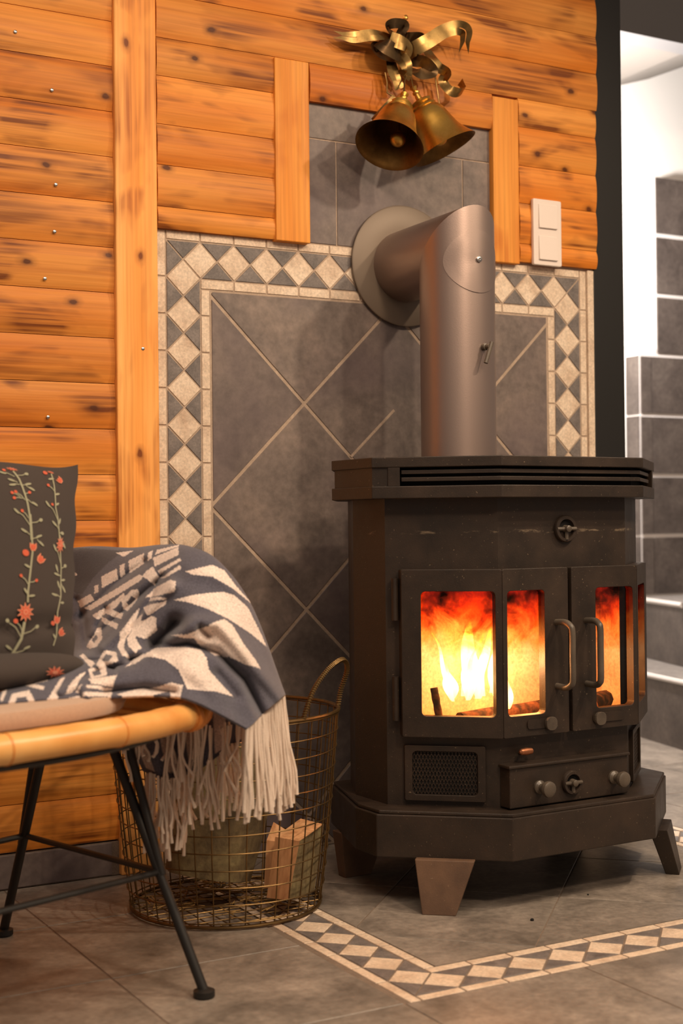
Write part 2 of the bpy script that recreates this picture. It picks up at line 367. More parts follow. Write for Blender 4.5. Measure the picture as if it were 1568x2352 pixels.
for i, z1 in enumerate((.066,)):
    bb = struct(add('baseboard_left', box(-2.2, WX(-.1405, -.01)-.001, -.012, .002, 0, .0645), M_fgrout), 'low grey tile skirting under the pine planks')
    for k in range(7):
        b = -.165-.30*k; add('skirting_tile', box(max(b-.297, -2.2), b, -.0145, -.010, .002, .0635), M_slate, bb, bevel=.001)
for u, v in ((35, 73), (119, 207), (128, 424), (125, 532), (103, 640), (110, 958), (328, 801)):
    p = on_y(u, v, -.0165 if u < 260 else -.0255); add('wood_screw', lathe([(0, .0028), (.0012, .0034), (.0018, .0026)], p, (0, -1, 0), 10), M_steel, wall, smooth=True)
struct(add('trim_2', box(1.0405, 1.131, -.004, .085, 0, 2.42), M_blackpost, bevel=.002), 'black upright post closing the end of the pine wall')
tag(add('yellow_strip', box(1.1315, 1.1405, .03, .055, .93, 1.082), M_yellow, bevel=.002), 'thin upright yellow strip on the side of the black post', 'strip')
# ------------------------------------------------------------------ setting: stair hall beyond
struct(add('wall_hall', box(1.06, 4.2, 1.16, 1.30, 0, 3.2), M_white), 'bright white plaster wall of the stair hall')
def soff(x): return 2.14+(x-2.09)*.42
hc = [(1.06, soff(2.09)), (2.0, soff(2.09)), (2.25, soff(2.28)), (4.2, soff(4.2)), (4.2, 3.2), (1.06, 3.2)]
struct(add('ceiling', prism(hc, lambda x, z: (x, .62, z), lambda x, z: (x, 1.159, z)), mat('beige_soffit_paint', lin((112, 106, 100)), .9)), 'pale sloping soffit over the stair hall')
struct(add('trim_3', box(1.06, 4.2, .54, .615, 2.09, 2.5), mat('dark_grey_beam', lin((92, 90, 90)), .6)), 'dark grey ceiling beam at the mouth of the stair hall')
M_joint = mat('white_tile_profile', lin((226, 220, 216)), .5)
M_stair = stone('taupe_slate_cladding', [(.3, lin((68, 60, 56))), (.55, lin((92, 82, 76))), (.8, lin((110, 100, 92)))], 8, .5, .2)
M_tread = stone('pale_stone_tread', [(.3, lin((120, 114, 110))), (.7, lin((150, 142, 136)))], 9, .5, .2)
sw = struct(add('wall_stair', merge(box(2.127, 4.0, 1.084, 1.158, .41, 1.262), box(2.203, 4.0, 1.084, 1.158, 1.262, 1.85)), M_joint), 'slate tiled stair wall with white joints in the hall')
rows = [.414+.2065*k for k in range(0, 8)]
for i, (a, b) in enumerate(zip(rows, rows[1:])):
    x = 2.127 if b < 1.27 else 2.203; cuts = [x, 2.178 if x < 2.2 else 2.215+.25, 2.46, 2.76, 3.06, 3.4]; cuts = sorted(set(round(c, 3) for c in cuts))
    for c, d in zip(cuts, cuts[1:]):
        add('slate_tile', box(c+.003, d-.001, 1.079, 1.0845, a+.007, b-.007), M_stair, sw)
    if b < 1.27: add('slate_tile', box(2.1225, 2.1275, 1.086, 1.150, a+.004, b-.004), M_stair, sw)
def step(name, pts, z0, z1, label):
    o = struct(add(name, prism(pts, lambda x, y: (x, y, z0), lambda x, y: (x, y, z1)), M_stair), label)
    e = [np.array((*pts[0], z1-.006)), np.array((*pts[1], z1-.006))]
    add('step_nosing', tube([e[0], e[1]], .009, 8), M_joint, o, smooth=True)
    add('step_tread', prism([tuple(np.array(p)*.999) for p in pts], lambda x, y: (x, y, z1), lambda x, y: (x, y, z1+.004)), M_tread, o)
step('trim_4', [(1.834, .76), (1.75, .42), (3.4, .42), (3.4, 1.075), (2.0, 1.075)], 0, .205, 'lowest dark tiled stair step with a white nosing')
step('trim_5', [(2.12, 1.075), (2.0, .75), (2.0, .55), (3.4, .55), (3.4, 1.075)], .21, .41, 'second dark tiled stair step with a white nosing')
# ------------------------------------------------------------------ wood stove
SA = math.radians(1.5); SO = np.array([.502, -.565])
def SL(x, b, z): return (SO[0]+x*math.cos(SA)-b*math.sin(SA), SO[1]+x*math.sin(SA)+b*math.cos(SA), z)
AN = math.radians(42); CA, SN, TN = math.cos(AN), math.sin(AN), math.tan(AN/2)
HALF = .148
def fA(s, off, z, half=HALF, b0=0): return SL(-(half+off*TN)-CA*s, b0-off+SN*s, z)
def fC(s, off, z, half=HALF, b0=0): return SL((half+off*TN)+CA*s, b0-off+SN*s, z)
def fB(s, off, z, half=HALF, b0=0): return SL(s, b0-off, z)
stove = empty('wood_stove', SL(0, .15, 0), 'black cast iron wood stove with a fire burning behind its glass doors', 'stove')
def outline(half, b0, la, d1, back=None):
    """plan: B front, A/C chamfers of length la, sides to d1, then narrowing to back=(half width, b)"""
    ax, ab = half+CA*la, b0+SN*la
    p = [(-half, b0), (half, b0), (ax, ab), (ax, d1)]
    if back: p += [(back[0], back[1]), (-back[0], back[1])]
    return p+[(-ax, d1), (-ax, ab)]
def sprism(poly, z0, z1): return prism(poly, lambda x, b: SL(x, b, z0), lambda x, b: SL(x, b, z1))
# legs
for sx in (-1, 1):
    for b, flare in ((.024, -.012), (.31, .01)):
        rings = []
        for z, wd, th, k in ((0, .029, .013, 1), (.090, .052, .017, 0)):
            cx, cb = sx*(.250+.022*k*(1 if b < .2 else .3)), b+flare*k; fx = fA if sx < 0 else fC
            if b < .2: dx, db, nx, nb = (-CA, SN, -SN, -CA) if sx < 0 else (CA, SN, SN, -CA)
            else: dx, db, nx, nb = 1, 0, 0, 1
            rings.append([SL(cx+dx*a*wd+nx*c*th, cb+db*a*wd+nb*c*th, z) for a, c in ((-1, -1), (1, -1), (1, 1), (-1, 1))])
        add('leg', loft(rings), M_iron_rust if sx < 0 else M_iron, stove, bevel=.0015)
tray = outline(.164, -.056, .239, .174, (.268, .39))
add('ash_tray', merge(sprism(tray, .088, .163), sprism([(x*.985, .03+(b-.03)*.985) for x, b in tray], .163, .170)), M_iron, stove, bevel=.002)
# body shell
LA = .2017; AX, AB = HALF+CA*LA, SN*LA
def quad(*p): return (list(p), [tuple(range(len(p)))])
parts = []
for sgn, f in ((-1, fA), (1, fC)):
    for z0, z1 in ((.170, .302), (.583, .7165)): parts.append(quad(f(0, 0, z0), f(LA, 0, z0), f(LA, 0, z1), f(0, 0, z1)))
    parts.append(quad(f(.172, 0, .302), f(LA, 0, .302), f(LA, 0, .583), f(.172, 0, .583)))
    parts.append(quad(f(LA, 0, .17), SL(sgn*AX, .245, .17), SL(sgn*AX, .245, .7165), f(LA, 0, .7165)))
    parts.append(quad(SL(sgn*AX, .245, .17), SL(sgn*.24, .36, .17), SL(sgn*.24, .36, .7165), SL(sgn*AX, .245, .7165)))
for z0, z1 in ((.170, .302), (.583, .7165)): parts.append(quad(SL(-HALF, 0, z0), SL(HALF, 0, z0), SL(HALF, 0, z1), SL(-HALF, 0, z1)))
parts.append(quad(SL(-.24, .36, .17), SL(.24, .36, .17), SL(.24, .36, .7165), SL(-.24, .36, .7165)))
add('body', merge(*parts), M_body, stove)
# firebox of pale firebrick
M_brick = stone('pale_firebrick', [(.3, lin((206, 184, 158))), (.6, lin((232, 214, 190)))], 20, .95, .3, False)
fbx = outline(.125, .02, .17, .19)
fb = fbx[2:6]
wl = []
for (x0, b0), (x1, b1) in zip(fb, fb[1:]): wl.append(quad(SL(x0, b0, .302), SL(x1, b1, .302), SL(x1, b1, .582), SL(x0, b0, .582)))
wl.append(quad(*[SL(x, b, .582) for x, b in fbx])); wl.append(quad(*[SL(x, b, .303) for x, b in fbx]))
add('firebox', merge(*wl), M_brick, stove)
# top plate with louvres
TP = outline(.163, -.035, .2303, .26, (.25, .385))
def ins(poly, g): return inset(poly, g)
add('top_plate', merge(sprism(TP, .7165, .7385), sprism(TP, .7715, .790)), M_iron, stove, bevel=.0015)
add('top_core', sprism(ins(TP, .024), .7385, .7715), M_dark, stove)
def band(s0, off0, off1, z0, z1, side):
    f = fA if side < 0 else fC
    return None
for z in (.7465, .7595):
    L_ = [fA(.176, -.006, 0, .163, -.035), fA(0, -.006, 0, .163, -.035), fC(0, -.006, 0, .163, -.035), fC(.176, -.006, 0, .163, -.035)]
    L2 = [fA(.176, -.020, 0, .163, -.035), fA(0, -.020, 0, .163, -.035), fC(0, -.020, 0, .163, -.035), fC(.176, -.020, 0, .163, -.035)]
    rings = [[(a[0], a[1], z), (a[0], a[1], z+.007), (b[0], b[1], z+.009), (b[0], b[1], z+.002)] for a, b in zip(L_, L2)]
    add('louvre', loft(rings), M_iron, stove, bevel=.0008)
for f, sg in ((fA, -1), (fC, 1)):
    add('plate_pillar', loft([[f(s, o, z, .163, -.035) for s, o in ((.180, 0), (.201, 0), (.201, -.026), (.180, -.026))] for z in (.7385, .7715)]), M_iron, stove)
    pts = [f(.201, -.004, 0, .163, -.035), f(.2303-.0015, -.004, 0, .163, -.035), SL(sg*(.163+CA*.2303-.004), .256, 0)]
    ptb = [f(.201, -.026, 0, .163, -.035), f(.2303-.010, -.026, 0, .163, -.035), SL(sg*(.163+CA*.2303-.026), .256, 0)]
    add('plate_recess_panel', loft([[(a[0], a[1], .7385), (a[0], a[1], .7715), (b[0], b[1], .7715), (b[0], b[1], .7385)] for a, b in zip(pts, ptb)]), M_iron, stove)
# doors
def rrect(x0, x1, z0, z1, r, n=4):
    out = []
    for cx, cz, a in ((x1-r, z1-r, 0), (x0+r, z1-r, 90), (x0+r, z0+r, 180), (x1-r, z0+r, 270)):
        for k in range(n+1): q = math.radians(a+90*k/n); out.append((cx+r*math.cos(q), cz+r*math.sin(q)))
    return out
def frame(f, o, i, off0, off1, ro=.003, ri=.008):
    A, B = rrect(*o, ro), rrect(*i, ri); n = len(A)
    R = [[f(s, off0, z) for s, z in A], [f(s, off1, z) for s, z in A], [f(s, off1, z) for s, z in B], [f(s, off0, z) for s, z in B]]
    R.append(R[0]); return loft(R, cap=False)
def glass_mat():
    m = bpy.data.materials.new('sooty_stove_glass'); m.use_nodes = True; t = NT(m); nt = m.node_tree
    sep = t.new('ShaderNodeSeparateXYZ', {0: t.new('ShaderNodeTexCoord').outputs['Object']}); v = t.coord((1, 1, 1), False)
    n = t.noise(v, 22, 4, .6, .8)
    zz = t.math('ADD', t.math('MULTIPLY', t.math('SUBTRACT', sep.outputs[2], .33), 4.5), t.math('MULTIPLY', t.math('SUBTRACT', n, .5), .5))
    tint = t.ramp(zz, [(.0, (.95, .78, .56)), (.45, (1, .93, .80)), (.66, (.98, .66, .36)), (.82, (.80, .26, .06)), (1.0, (.45, .10, .02))])  # fire glow painted into the pane: cream below, red-orange towards the top
    soot = t.math('MULTIPLY', t.ramp(t.noise(v, 16, 3, .6), [(.44, G(0)), (.62, G(1))]), t.ramp(zz, [(.70, G(0)), (.95, G(.95))]))
    sp = t.ramp(t.noise(v, 240, 2), [(.72, G(0)), (.78, G(.6))])
    tr = t.new('ShaderNodeBsdfTransparent', {0: tint}); gl = t.new('ShaderNodeBsdfGlossy', {0: (.9, .9, .9, 1), 1: .12}); df = t.new('ShaderNodeBsdfDiffuse', {0: (*lin((40, 26, 18)), 1)})
    a = t.new('ShaderNodeMixShader', {0: .035, 1: tr.outputs[0], 2: gl.outputs[0]})
    b = t.new('ShaderNodeMixShader', {0: t.math('MAXIMUM', soot, t.math('MULTIPLY', sp, .7)), 1: a.outputs[0], 2: df.outputs[0]})
    nt.links.new(b.outputs[0], t.n['Material Output'].inputs[0]); return m
M_glass = glass_mat()
ZD0, ZD1, ZP0, ZP1 = .2945, .591, .332, .552
DO0, DO1 = .003, .022
for sgn, f in ((-1, fA), (1, fC)):
    fb_ = lambda s, off, z, sgn=sgn: SL(s*sgn, -off, z)
    e0, e1 = (.0085, HALF+.0075) if sgn < 0 else (-.0005, HALF+.0075)
    pane = (.062, .1455) if sgn < 0 else (.056, .1455)
    dr = add('stove_door', merge(frame(f, (0, .1785, ZD0, ZD1), (.012, .143, ZP0, ZP1), DO0, DO1), frame(fb_, (e0, e1, ZD0, ZD1), (*pane, ZP0, ZP1), DO0, DO1)), M_iron, stove, bevel=.0012)
    for ff, (s0, s1) in ((f, (.010, .145)), (fb_, (pane[0]-.002, pane[1]+.002))):
        add('glass_pane', loft([[ff(s, off, z) for s, z in rrect(s0, s1, ZP0-.002, ZP1+.002, .008)] for off in (.009, .0115)]), M_glass, dr)
    hx = .036 if sgn < 0 else .0325
    pts = smooth_path([fb_(hx, .020, .493), fb_(hx, .045, .494), fb_(hx-.001, .058, .489), fb_(hx-.002, .063, .478), fb_(hx-.002, .063, .435), fb_(hx-.002, .063, .393), fb_(hx-.001, .058, .383), fb_(hx, .045, .378), fb_(hx, .020, .379)], 4)
    add('handle', tube(pts, .0058, 10), M_ironk, dr, smooth=True)
    # draught slide at the foot of the door
    q = (.043, .105) if sgn < 0 else (.045, .118)
    add('slide_plate', loft([[fb_(s, off, z) for s, z in rrect(q[0], q[1], .307, .324, .006)] for off in (.022, .0245)]), M_iron, dr)
    sx = q[0]+.012 if sgn < 0 else q[0]+.014
    add('slide_knob', loft([[fb_(s, off, z) for s, z in rrect(sx-.012, sx+.012, .302, .326, .0095)] for off in (.0245, .031)]), M_ironk, dr, bevel=.001)
    for z0, z1 in ((.500, .575), (.322, .400)):
        add('hinge', tube([f(.187, .010, z0), f(.187, .010, z1)], .0065, 10), M_iron, dr, smooth=True)
add('door_stop', loft([[SL(x, b, z) for x, b in ((-.016, -.0035), (.008, -.0035), (.008, .004), (-.016, .004))] for z in (.3, .586)]), M_dark, stove)  # strip added to block firelight in the gap between the doors
# grilles on the chamfered lower faces
for f in (fA, fC):
    gr = add('air_grille', frame(f, (.028, .172, .180, .278), (.042, .158, .191, .268), 0, .008), M_iron, stove, bevel=.001)
    add('grille_back', loft([[f(s, o, z) for s, z in rrect(.04, .16, .189, .270, .003)] for o in (.0004, .001)]), M_dark, gr)
    bars = []
    for k in range(-14, 30):
        s0 = .042+k*.0062
        for d_ in (1, -1):
            a, b = (s0, .191), (s0+d_*.033, .268)
            poly = [(a[0]-.0008, a[1]), (a[0]+.0008, a[1]), (b[0]+.0008, b[1]), (b[0]-.0008, b[1])]
            poly = clip(clip(poly, -1, 0, -.042), 1, 0, .158)
            if len(poly) >= 3: bars.append(loft([[f(s, o, z) for s, z in poly] for o in (.001, .0032)]))
    o = add('grille_mesh', merge(*bars), M_iron, gr); o['kind'] = 'stuff'
# ash drawer
dz0, dz1, dx0, dx1 = .1725, .243, -.150, .121
dw = add('ash_drawer', merge(loft([[SL(x, b, z) for x, b in ((dx0, -.030), (dx1, -.030), (dx1, -.0005), (dx0, -.0005))] for z in (dz0, dz1)]),
     loft([[SL(x, b, z) for x, b in ((dx0-.004, -.034), (dx1+.003, -.034), (dx1+.003, -.0005), (dx0-.004, -.0005))] for z in (dz1-.001, dz1+.005)])), M_iron, stove, bevel=.002)
nf = np.array(SL(0, -1, 0))-np.array(SL(0, 0, 0))
for x in (-.086, .086):
    add('knob', lathe([(0, .012), (.004, .012), (.008, .0075), (.016, .0075), (.020, .0125), (.026, .0145), (.031, .0135), (.034, .009)], SL(x, -.030, .205), nf, 20), M_ironk, dw, smooth=True)
def rosette(x, z, b, r, parent, nm):
    c = np.array(SL(x, b, z)); ex = np.array(SL(1, 0, 0))-np.array(SL(0, 0, 0)); ez = np.array((0, 0, 1.))
    ro = add(nm, lathe([(0, r), (.006, r), (.008, r*.94), (.008, r*.72), (.003, r*.68), (.003, .0001)], c, nf, 28), M_iron, parent, smooth=True)
    add('vent_hole', loft([[c+nf*.0032+ex*r*.66*math.cos(q)*k+ez*r*.66*math.sin(q)*k for q in np.linspace(.15, math.pi-.15, 12)]+[c+nf*.0032+ez*.002] for k in (1, .98)], cap=True), M_dark, ro)
    add('vent_cross', merge(tube([c+nf*.006-ex*r*.85, c+nf*.009+ex*r*.85], .0034, 8), tube([c+nf*.007, c+nf*.007-ez*r*.8], .0034, 8), lathe([(0, .007), (.012, .006), (.014, .003)], c+nf*.003, nf, 14)), M_ironk, ro, smooth=True)
rosette(-.014, .206, -.030, .0215, dw, 'air_vent')
rosette(.002, .660, 0, .0245, stove, 'damper_vent')
add('brass_lever', lathe([(-.015, .002), (-.012, .0055), (0, .0068), (.012, .0055), (.015, .002)], SL(-.106, -.020, .268), (1, .03, 0), 14), brass('dull_copper', lin((150, 96, 66)), lin((190, 130, 96)), .4), stove, smooth=True)
add('lever_arm', tube([SL(-.106, -.002, .262), SL(-.106, -.018, .267)], .003, 8), M_iron, stove)
# the fire: burning logs, flames and their light
def flame_mat():
    m = bpy.data.materials.new('flame'); m.use_nodes = True; t = NT(m); g = t.new('ShaderNodeTexCoord').outputs['Generated']; z = t.new('ShaderNodeSeparateXYZ', {0: g}).outputs[2]
    n = t.noise(t.coord((60, 60, 22), True), 1, 3, .6, .6); zz = t.math('ADD', z, t.math('MULTIPLY', t.math('SUBTRACT', n, .5), .5))
    col = t.ramp(zz, [(.0, (1, .55, .2)), (.35, (1, .70, .38)), (.7, (1, .48, .15)), (1, (1, .24, .03))])
    e = t.new('ShaderNodeEmission', {0: col, 1: 8.0}); tr = t.new('ShaderNodeBsdfTransparent')
    a = t.ramp(zz, [(.0, G(.55)), (.5, G(.8)), (.85, G(.5)), (1.1, G(.1))])
    mx_ = t.new('ShaderNodeMixShader', {0: a, 1: tr.outputs[0], 2: e.outputs[0]}); m.node_tree.links.new(mx_.outputs[0], t.n['Material Output'].inputs[0]); return m
M_flame = flame_mat()
M_ember = mat('charred_log', lin((40, 24, 16)), .9); t = NT(M_ember); n = t.noise(t.coord((1, 1, 1), False), 45, 4, .6)
t.color(t.ramp(n, [(.4, lin((24, 16, 12))), (.7, lin((120, 78, 50)))])); t.bump(n, .8, .004)
fire = empty('fire', SL(-.02, .10, .335), 'bright orange fire burning in the stove behind the glass', 'fire')
for x, b, h, r, lean in ((-.150, .10, .115, .014, .010), (-.135, .085, .140, .015, -.004), (-.115, .105, .135, .016, .008), (-.168, .115, .085, .012, -.008), (-.10, .12, .125, .014, .006), (-.195, .085, .125, .006, -.010), (-.13, .13, .15, .016, .004), (-.085, .10, .145, .013, .006), (-.16, .075, .095, .010, .004), (-.185, .10, .075, .009, -.004), (-.06, .14, .10, .012, .004)):
    rings = []; ph = random.random()*6
    for k in range(13):
        s = k/12; rr = r*(math.sin(math.pi*(s*.86+.10))**.8)*(1-s*.75)+.0006; ox = lean*s*s*4+.006*math.sin(ph+s*7); ob = .005*math.cos(ph+s*6)
        rings.append([SL(x+ox+rr*math.cos(q), b+ob+rr*.7*math.sin(q), .352+h*s) for q in np.linspace(0, 6.283, 10, endpoint=False)])
    add('flame_tongue', loft(rings), M_flame, fire, smooth=2)
rings = []
for k in range(11):
    s = k/10; rr = .012*(math.sin(math.pi*(s*.86+.10))**.8)*(1-s*.8)+.0006
    rings.append([SL(-.108+.004*math.sin(s*5)+rr*math.cos(q), .030+rr*.7*math.sin(q), .338+.065*s) for q in np.linspace(0, 6.283, 10, endpoint=False)])
add('flame_tongue', loft(rings), M_flame, fire, smooth=2)
for (x0, b0, z0), (x1, b1, z1), r, lab in (((-.17, .09, .318), (.10, .15, .318), .013, 'charred log lying across the firebox floor'), ((-.226, .090, .378), (-.222, .078, .320), .007, 'thin charred stick leaning by the left stove pane'), ((.10, .05, .326), (.19, .11, .326), .018, 'short charred log at the right of the firebox floor')):
    a, b = np.array(SL(x0, b0, z0)), np.array(SL(x1, b1, z1)); pts = [a+(b-a)*s for s in np.linspace(0, 1, 7)]
    tag(add('burning_log', tube(pts, [r*(.92+.16*random.random()) for _ in pts], 9), M_ember, smooth=True), lab, 'log')
lamp('fire_light', SL(-.11, .07, .425), 3.0, (1.0, .47, .23), .03)
lamp('fire_light', SL(-.02, .075, .39), 1.9, (1.0, .47, .23), .025)
# ------------------------------------------------------------------ flue pipe
PX, PY, PR, PZ = .507, -.222, .0765, 1.228
pipe = empty('stove_pipe', (PX, PY, .79), 'brown grey metal flue pipe elbowed from stove top into the wall', 'pipe')
vr, hr = [], []
NQ = 48
for q in np.linspace(0, 2*math.pi, NQ, endpoint=False):
    c, s = math.cos(q), math.sin(q); vr.append((c, s)); 
vert = loft([[(PX+PR*c, PY+PR*s, .7905) for c, s in vr], [(PX+PR*c, PY+PR*s, 1.0) for c, s in vr], [(PX+PR*c, PY+PR*s, PZ-PR*s) for c, s in vr]], cap=False)
add('vertical_pipe', vert, M_pipe, pipe, smooth=True)
# mitred elbow: horizontal run starts on the 45-degree plane
add('elbow_pipe', loft([[(PX+PR*c, PY+PR*s, PZ-PR*s) for c, s in vr], [(PX+.004+PR*c, -.012, PZ-PR*s) for c, s in vr]], cap=False), M_pipe, pipe, smooth=True)
add('wall_rosette', lathe([(0, .080), (0, .128), (.004, .131), (.009, .131), (.011, .128), (.0115, .079)], (PX+.007, -.0005, PZ+.003), (0, -1, 0), 64), M_plate, pipe, smooth=True)
cz, cr, nr = 1.192, .0625, 40
cov = [[], []]
for q in np.linspace(0, 2*math.pi, nr, endpoint=False):
    dx, dz = cr*math.cos(q), cr*math.sin(q)
    for k, e in ((0, -.001), (1, .0016)): a = math.asin(max(-1, min(1, dx/PR))); cov[k].append((PX+(PR+e)*math.sin(a), PY-(PR+e)*math.cos(a), cz+dz))
rings = [cov[0], cov[1]]
for f_ in (.75, .5, .25, .02):
    r_ = []
    for q in np.linspace(0, 2*math.pi, nr, endpoint=False):
        dx, dz = cr*f_*math.cos(q), cr*f_*math.sin(q); a = math.asin(dx/PR); r_.append((PX+(PR+.0016)*math.sin(a), PY-(PR+.0016)*math.cos(a), cz+dz))
    rings.append(r_)
cv = add('inspection_cover', loft(rings), M_pipe, pipe, smooth=True)
add('cover_screw', lathe([(0, .0062), (.003, .0062), (.0045, .004), (.0046, .0022), (.002, .0022), (.002, .0005)], (PX, PY-PR-.0012, cz+.004), (0, -1, 0), 14), M_steel, cv, smooth=True)
ha = math.radians(8); hp = np.array((PX+PR*math.sin(ha), PY-PR*math.cos(ha), 1.022)); hn = np.array((math.sin(ha), -math.cos(ha), 0))
add('damper_lever', merge(lathe([(0, .0072), (.010, .0072), (.011, .005), (.020, .005)], hp-hn*.002, hn, 14), tube([hp+hn*.018+np.array((.005, 0, .008)), hp+hn*.018+np.array((-.010, 0, -.034))], .0045, 10)), M_ironk, pipe, smooth=True)
# ------------------------------------------------------------------ light switch
ys = -.0145
sx0, sx1, sz0, sz1 = WX(11.72*D, ys-.008), WX(12.81*D, ys-.008), WZ(17.07*D, ys-.008), WZ(19.13*D, ys-.008)
sw_ = empty('light_switch', ((sx0+sx1)/2, ys, sz0), 'white double light switch on the pine planks', 'switch')
add('switch_frame', prism(rrect(sx0, sx1, sz0, sz1, .004), lambda x, z: (x, ys+.001, z), lambda x, z: (x, ys-.009, z)), M_switch, sw_, bevel=.002)
hm = (sz0+sz1)/2
for z in (sz0+.012, hm+.009):
    add('rocker', prism(rrect(sx0+.014, sx1-.014, z, z+.055, .0015), lambda x, q: (x, ys-.008, q), lambda x, q, z=z: (x, ys-.011-.003*(1-(q-z)/.055), q)), M_switch, sw_, bevel=.0012)
# ------------------------------------------------------------------ brass bells and foil bow
PROF = [(0, .0005), (.002, .006), (.006, .0085), (.011, .006), (.014, .0045), (.017, .008), (.020, .008), (.023, .006), (.034, .0075), (.037, .012), (.0385, .021), (.041, .025), (.045, .022), (.049, .026), (.053, .029), (.056, .027), (.060, .031), (.070, .037), (.085, .0415), (.100, .045), (.115, .0495), (.128, .055), (.140, .062), (.150, .069), (.155, .0725)]
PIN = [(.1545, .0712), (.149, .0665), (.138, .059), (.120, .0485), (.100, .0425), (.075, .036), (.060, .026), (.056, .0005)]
def bell(crown, axis, label, clap):
    a = np.array(axis); a = a/np.linalg.norm(a); b = empty('brass_bell', crown, label, 'bell', 'brass bells under the bow')
    add('bell_body', lathe(PROF, crown, a, 56, cap=False), M_brass, b, smooth=True); add('bell_lining', lathe(PROF[-1:]+PIN, crown, a, 56, cap=False), M_brassin, b, smooth=True)
    c = np.array(crown)+a*.128+np.array(clap); rs = [(-.017*math.cos(q), .017*math.sin(q)) for q in np.linspace(.05, math.pi-.05, 12)]
    add('clapper', merge(lathe(rs, c, a, 18), tube([np.array(crown)+a*.058, c-a*.012], .003, 8)), M_brass, b, smooth=True)
bell(on_y(930, 212, -.075), RT*-.23-UP*.85-FW*.47, 'brass bell tilted forward so its open mouth and clapper show', UP*-.006+RT*.012)
bell(on_y(946, 196, -.042), RT*.455-UP*.88-FW*.02, 'brass bell hanging sideways with a bright highlight on its flank', (0, 0, 0))
bow = empty('foil_bow', on_y(925, 110, 0), 'tarnished brass foil ribbon bow tied above the bells', 'bow')
def ribbon(nm, pts, wd, tw, mat_=M_ribbon, fork=0, n=9):
    """pts: crop-space pixels (760+.2296*x, 20+.2296*y) with distance off the wall; tw: twist of the strip, degrees"""
    P = smooth_path([np.array(on_y(760+.2296*x, 20+.2296*y, -d)) for x, y, d in pts], n); m = len(P); V, F = [], []
    for i, p in enumerate(P):
        s = i/(m-1); d_ = P[min(i+1, m-1)]-P[max(i-1, 0)]; d_ /= np.linalg.norm(d_)+1e-9; k = np.interp(s, np.linspace(0, 1, len(tw)), tw)
        w_ = np.cross(d_, np.array((0, -1., 0))); w_ /= np.linalg.norm(w_)+1e-9; b = np.cross(d_, w_); q = math.radians(k*.7); w_ = w_*math.cos(q)+b*math.sin(q)
        hw = wd*(1 if not fork or s < .8 else 1-(s-.8)*1.5)
        V += [p-w_*hw, p-w_*hw*.05, p+w_*hw*.05, p+w_*hw]
        if i:
            a = 4*(i-1)
            cols = (0, 2) if fork and s > .72 else (0, 1, 2)
            F += [(a+c, a+c+1, a+c+5, a+c+4) for c in cols]
    if fork:
        e = P[-1]-P[-2]; e /= np.linalg.norm(e); n0 = len(V)-4; V += [V[n0]+e*wd*1.6, V[n0+3]+e*wd*1.6]; F += [(n0, n0+1, n0+4), (n0+2, n0+3, n0+5)]
    return add(nm, (V, F), mat_, bow, smooth=2)
mm = .00026      # metres per crop pixel on the wall
M_ribd = brass('dark_bronze_foil', lin((74, 58, 42)), lin((120, 96, 66)), .3)  # darker tone of the ribbon foil, used on most loops
ribbon('ribbon_tail', [(640, 330, .035), (520, 270, .05), (380, 265, .055), (230, 285, .05), (110, 270, .04)], 46*mm, [0, 40, -10, 0, 10], fork=1)
ribbon('ribbon_tail', [(760, 440, .04), (870, 380, .06), (1010, 300, .065), (1130, 225, .07), (1260, 190, .075), (1345, 225, .07), (1340, 330, .06)], 60*mm, [0, 10, -15, -20, 10, 60, 70], fork=1)
ribbon('ribbon_loop', [(700, 330, .03), (600, 240, .045), (560, 175, .05), (640, 145, .055), (735, 165, .05), (700, 240, .04), (680, 320, .035)], 40*mm, [10, 40, 60, 20, 50, 60, 20], M_ribd)
ribbon('ribbon_loop', [(470, 330, .05), (560, 380, .065), (660, 440, .06), (730, 470, .04)], 62*mm, [0, 20, 10, -20], M_ribd)
ribbon('ribbon_loop', [(590, 300, .06), (680, 330, .07), (760, 380, .065), (720, 470, .05)], 58*mm, [30, 10, -10, 40])
ribbon('ribbon_loop', [(690, 300, .03), (790, 290, .05), (890, 290, .05), (850, 350, .04), (760, 380, .03)], 45*mm, [0, 40, 70, 30, 0], M_ribd)
ribbon('ribbon_loop', [(640, 480, .03), (540, 480, .05), (450, 440, .05), (430, 390, .04), (520, 400, .03)], 48*mm, [0, 40, 60, 30, 10], M_ribd)
ribbon('ribbon_loop', [(760, 500, .03), (860, 520, .05), (940, 540, .055), (1010, 630, .05), (900, 650, .05), (800, 610, .04), (740, 560, .035)], 52*mm, [10, 60, 80, 40, 20, 50, 20], M_ribd)
ribbon('ribbon_curl', [(960, 420, .03), (1010, 500, .04), (1080, 590, .05), (1160, 640, .06), (1120, 720, .045), (1180, 810, .055), (1270, 840, .06), (1330, 810, .055), (1290, 730, .045)], 42*mm, [0, 20, 50, 100, 40, 10, 60, 100, 140])
ribbon('ribbon_drop', [(600, 520, .035), (620, 620, .045), (660, 720, .05), (690, 800, .05)], 48*mm, [0, 20, -10, 10])
ribbon('ribbon_knot', [(690, 480, .05), (740, 540, .06), (760, 620, .06), (720, 680, .05)], 60*mm, [40, 10, -20, 20])
ribbon('ribbon_drop', [(640, 880, .09), (560, 960, .08), (480, 1050, .06), (420, 1120, .045)], 22*mm, [20, 50, 30, 20])
for pts in ([(540, 640, .04), (560, 740, .045), (560, 840, .05), (640, 890, .06)], [(1035, 520, .035), (1045, 700, .04), (1070, 860, .045), (1085, 970, .045)], [(760, 640, .05), (735, 720, .06), (730, 820, .07)], [(700, 640, .05), (800, 690, .055), (820, 790, .05)]):
    add('bow_cord', tube([on_y(760+.2296*x, 20+.2296*y, -d) for x, y, d in pts], .0018, 6), M_ribbon, bow, smooth=True)
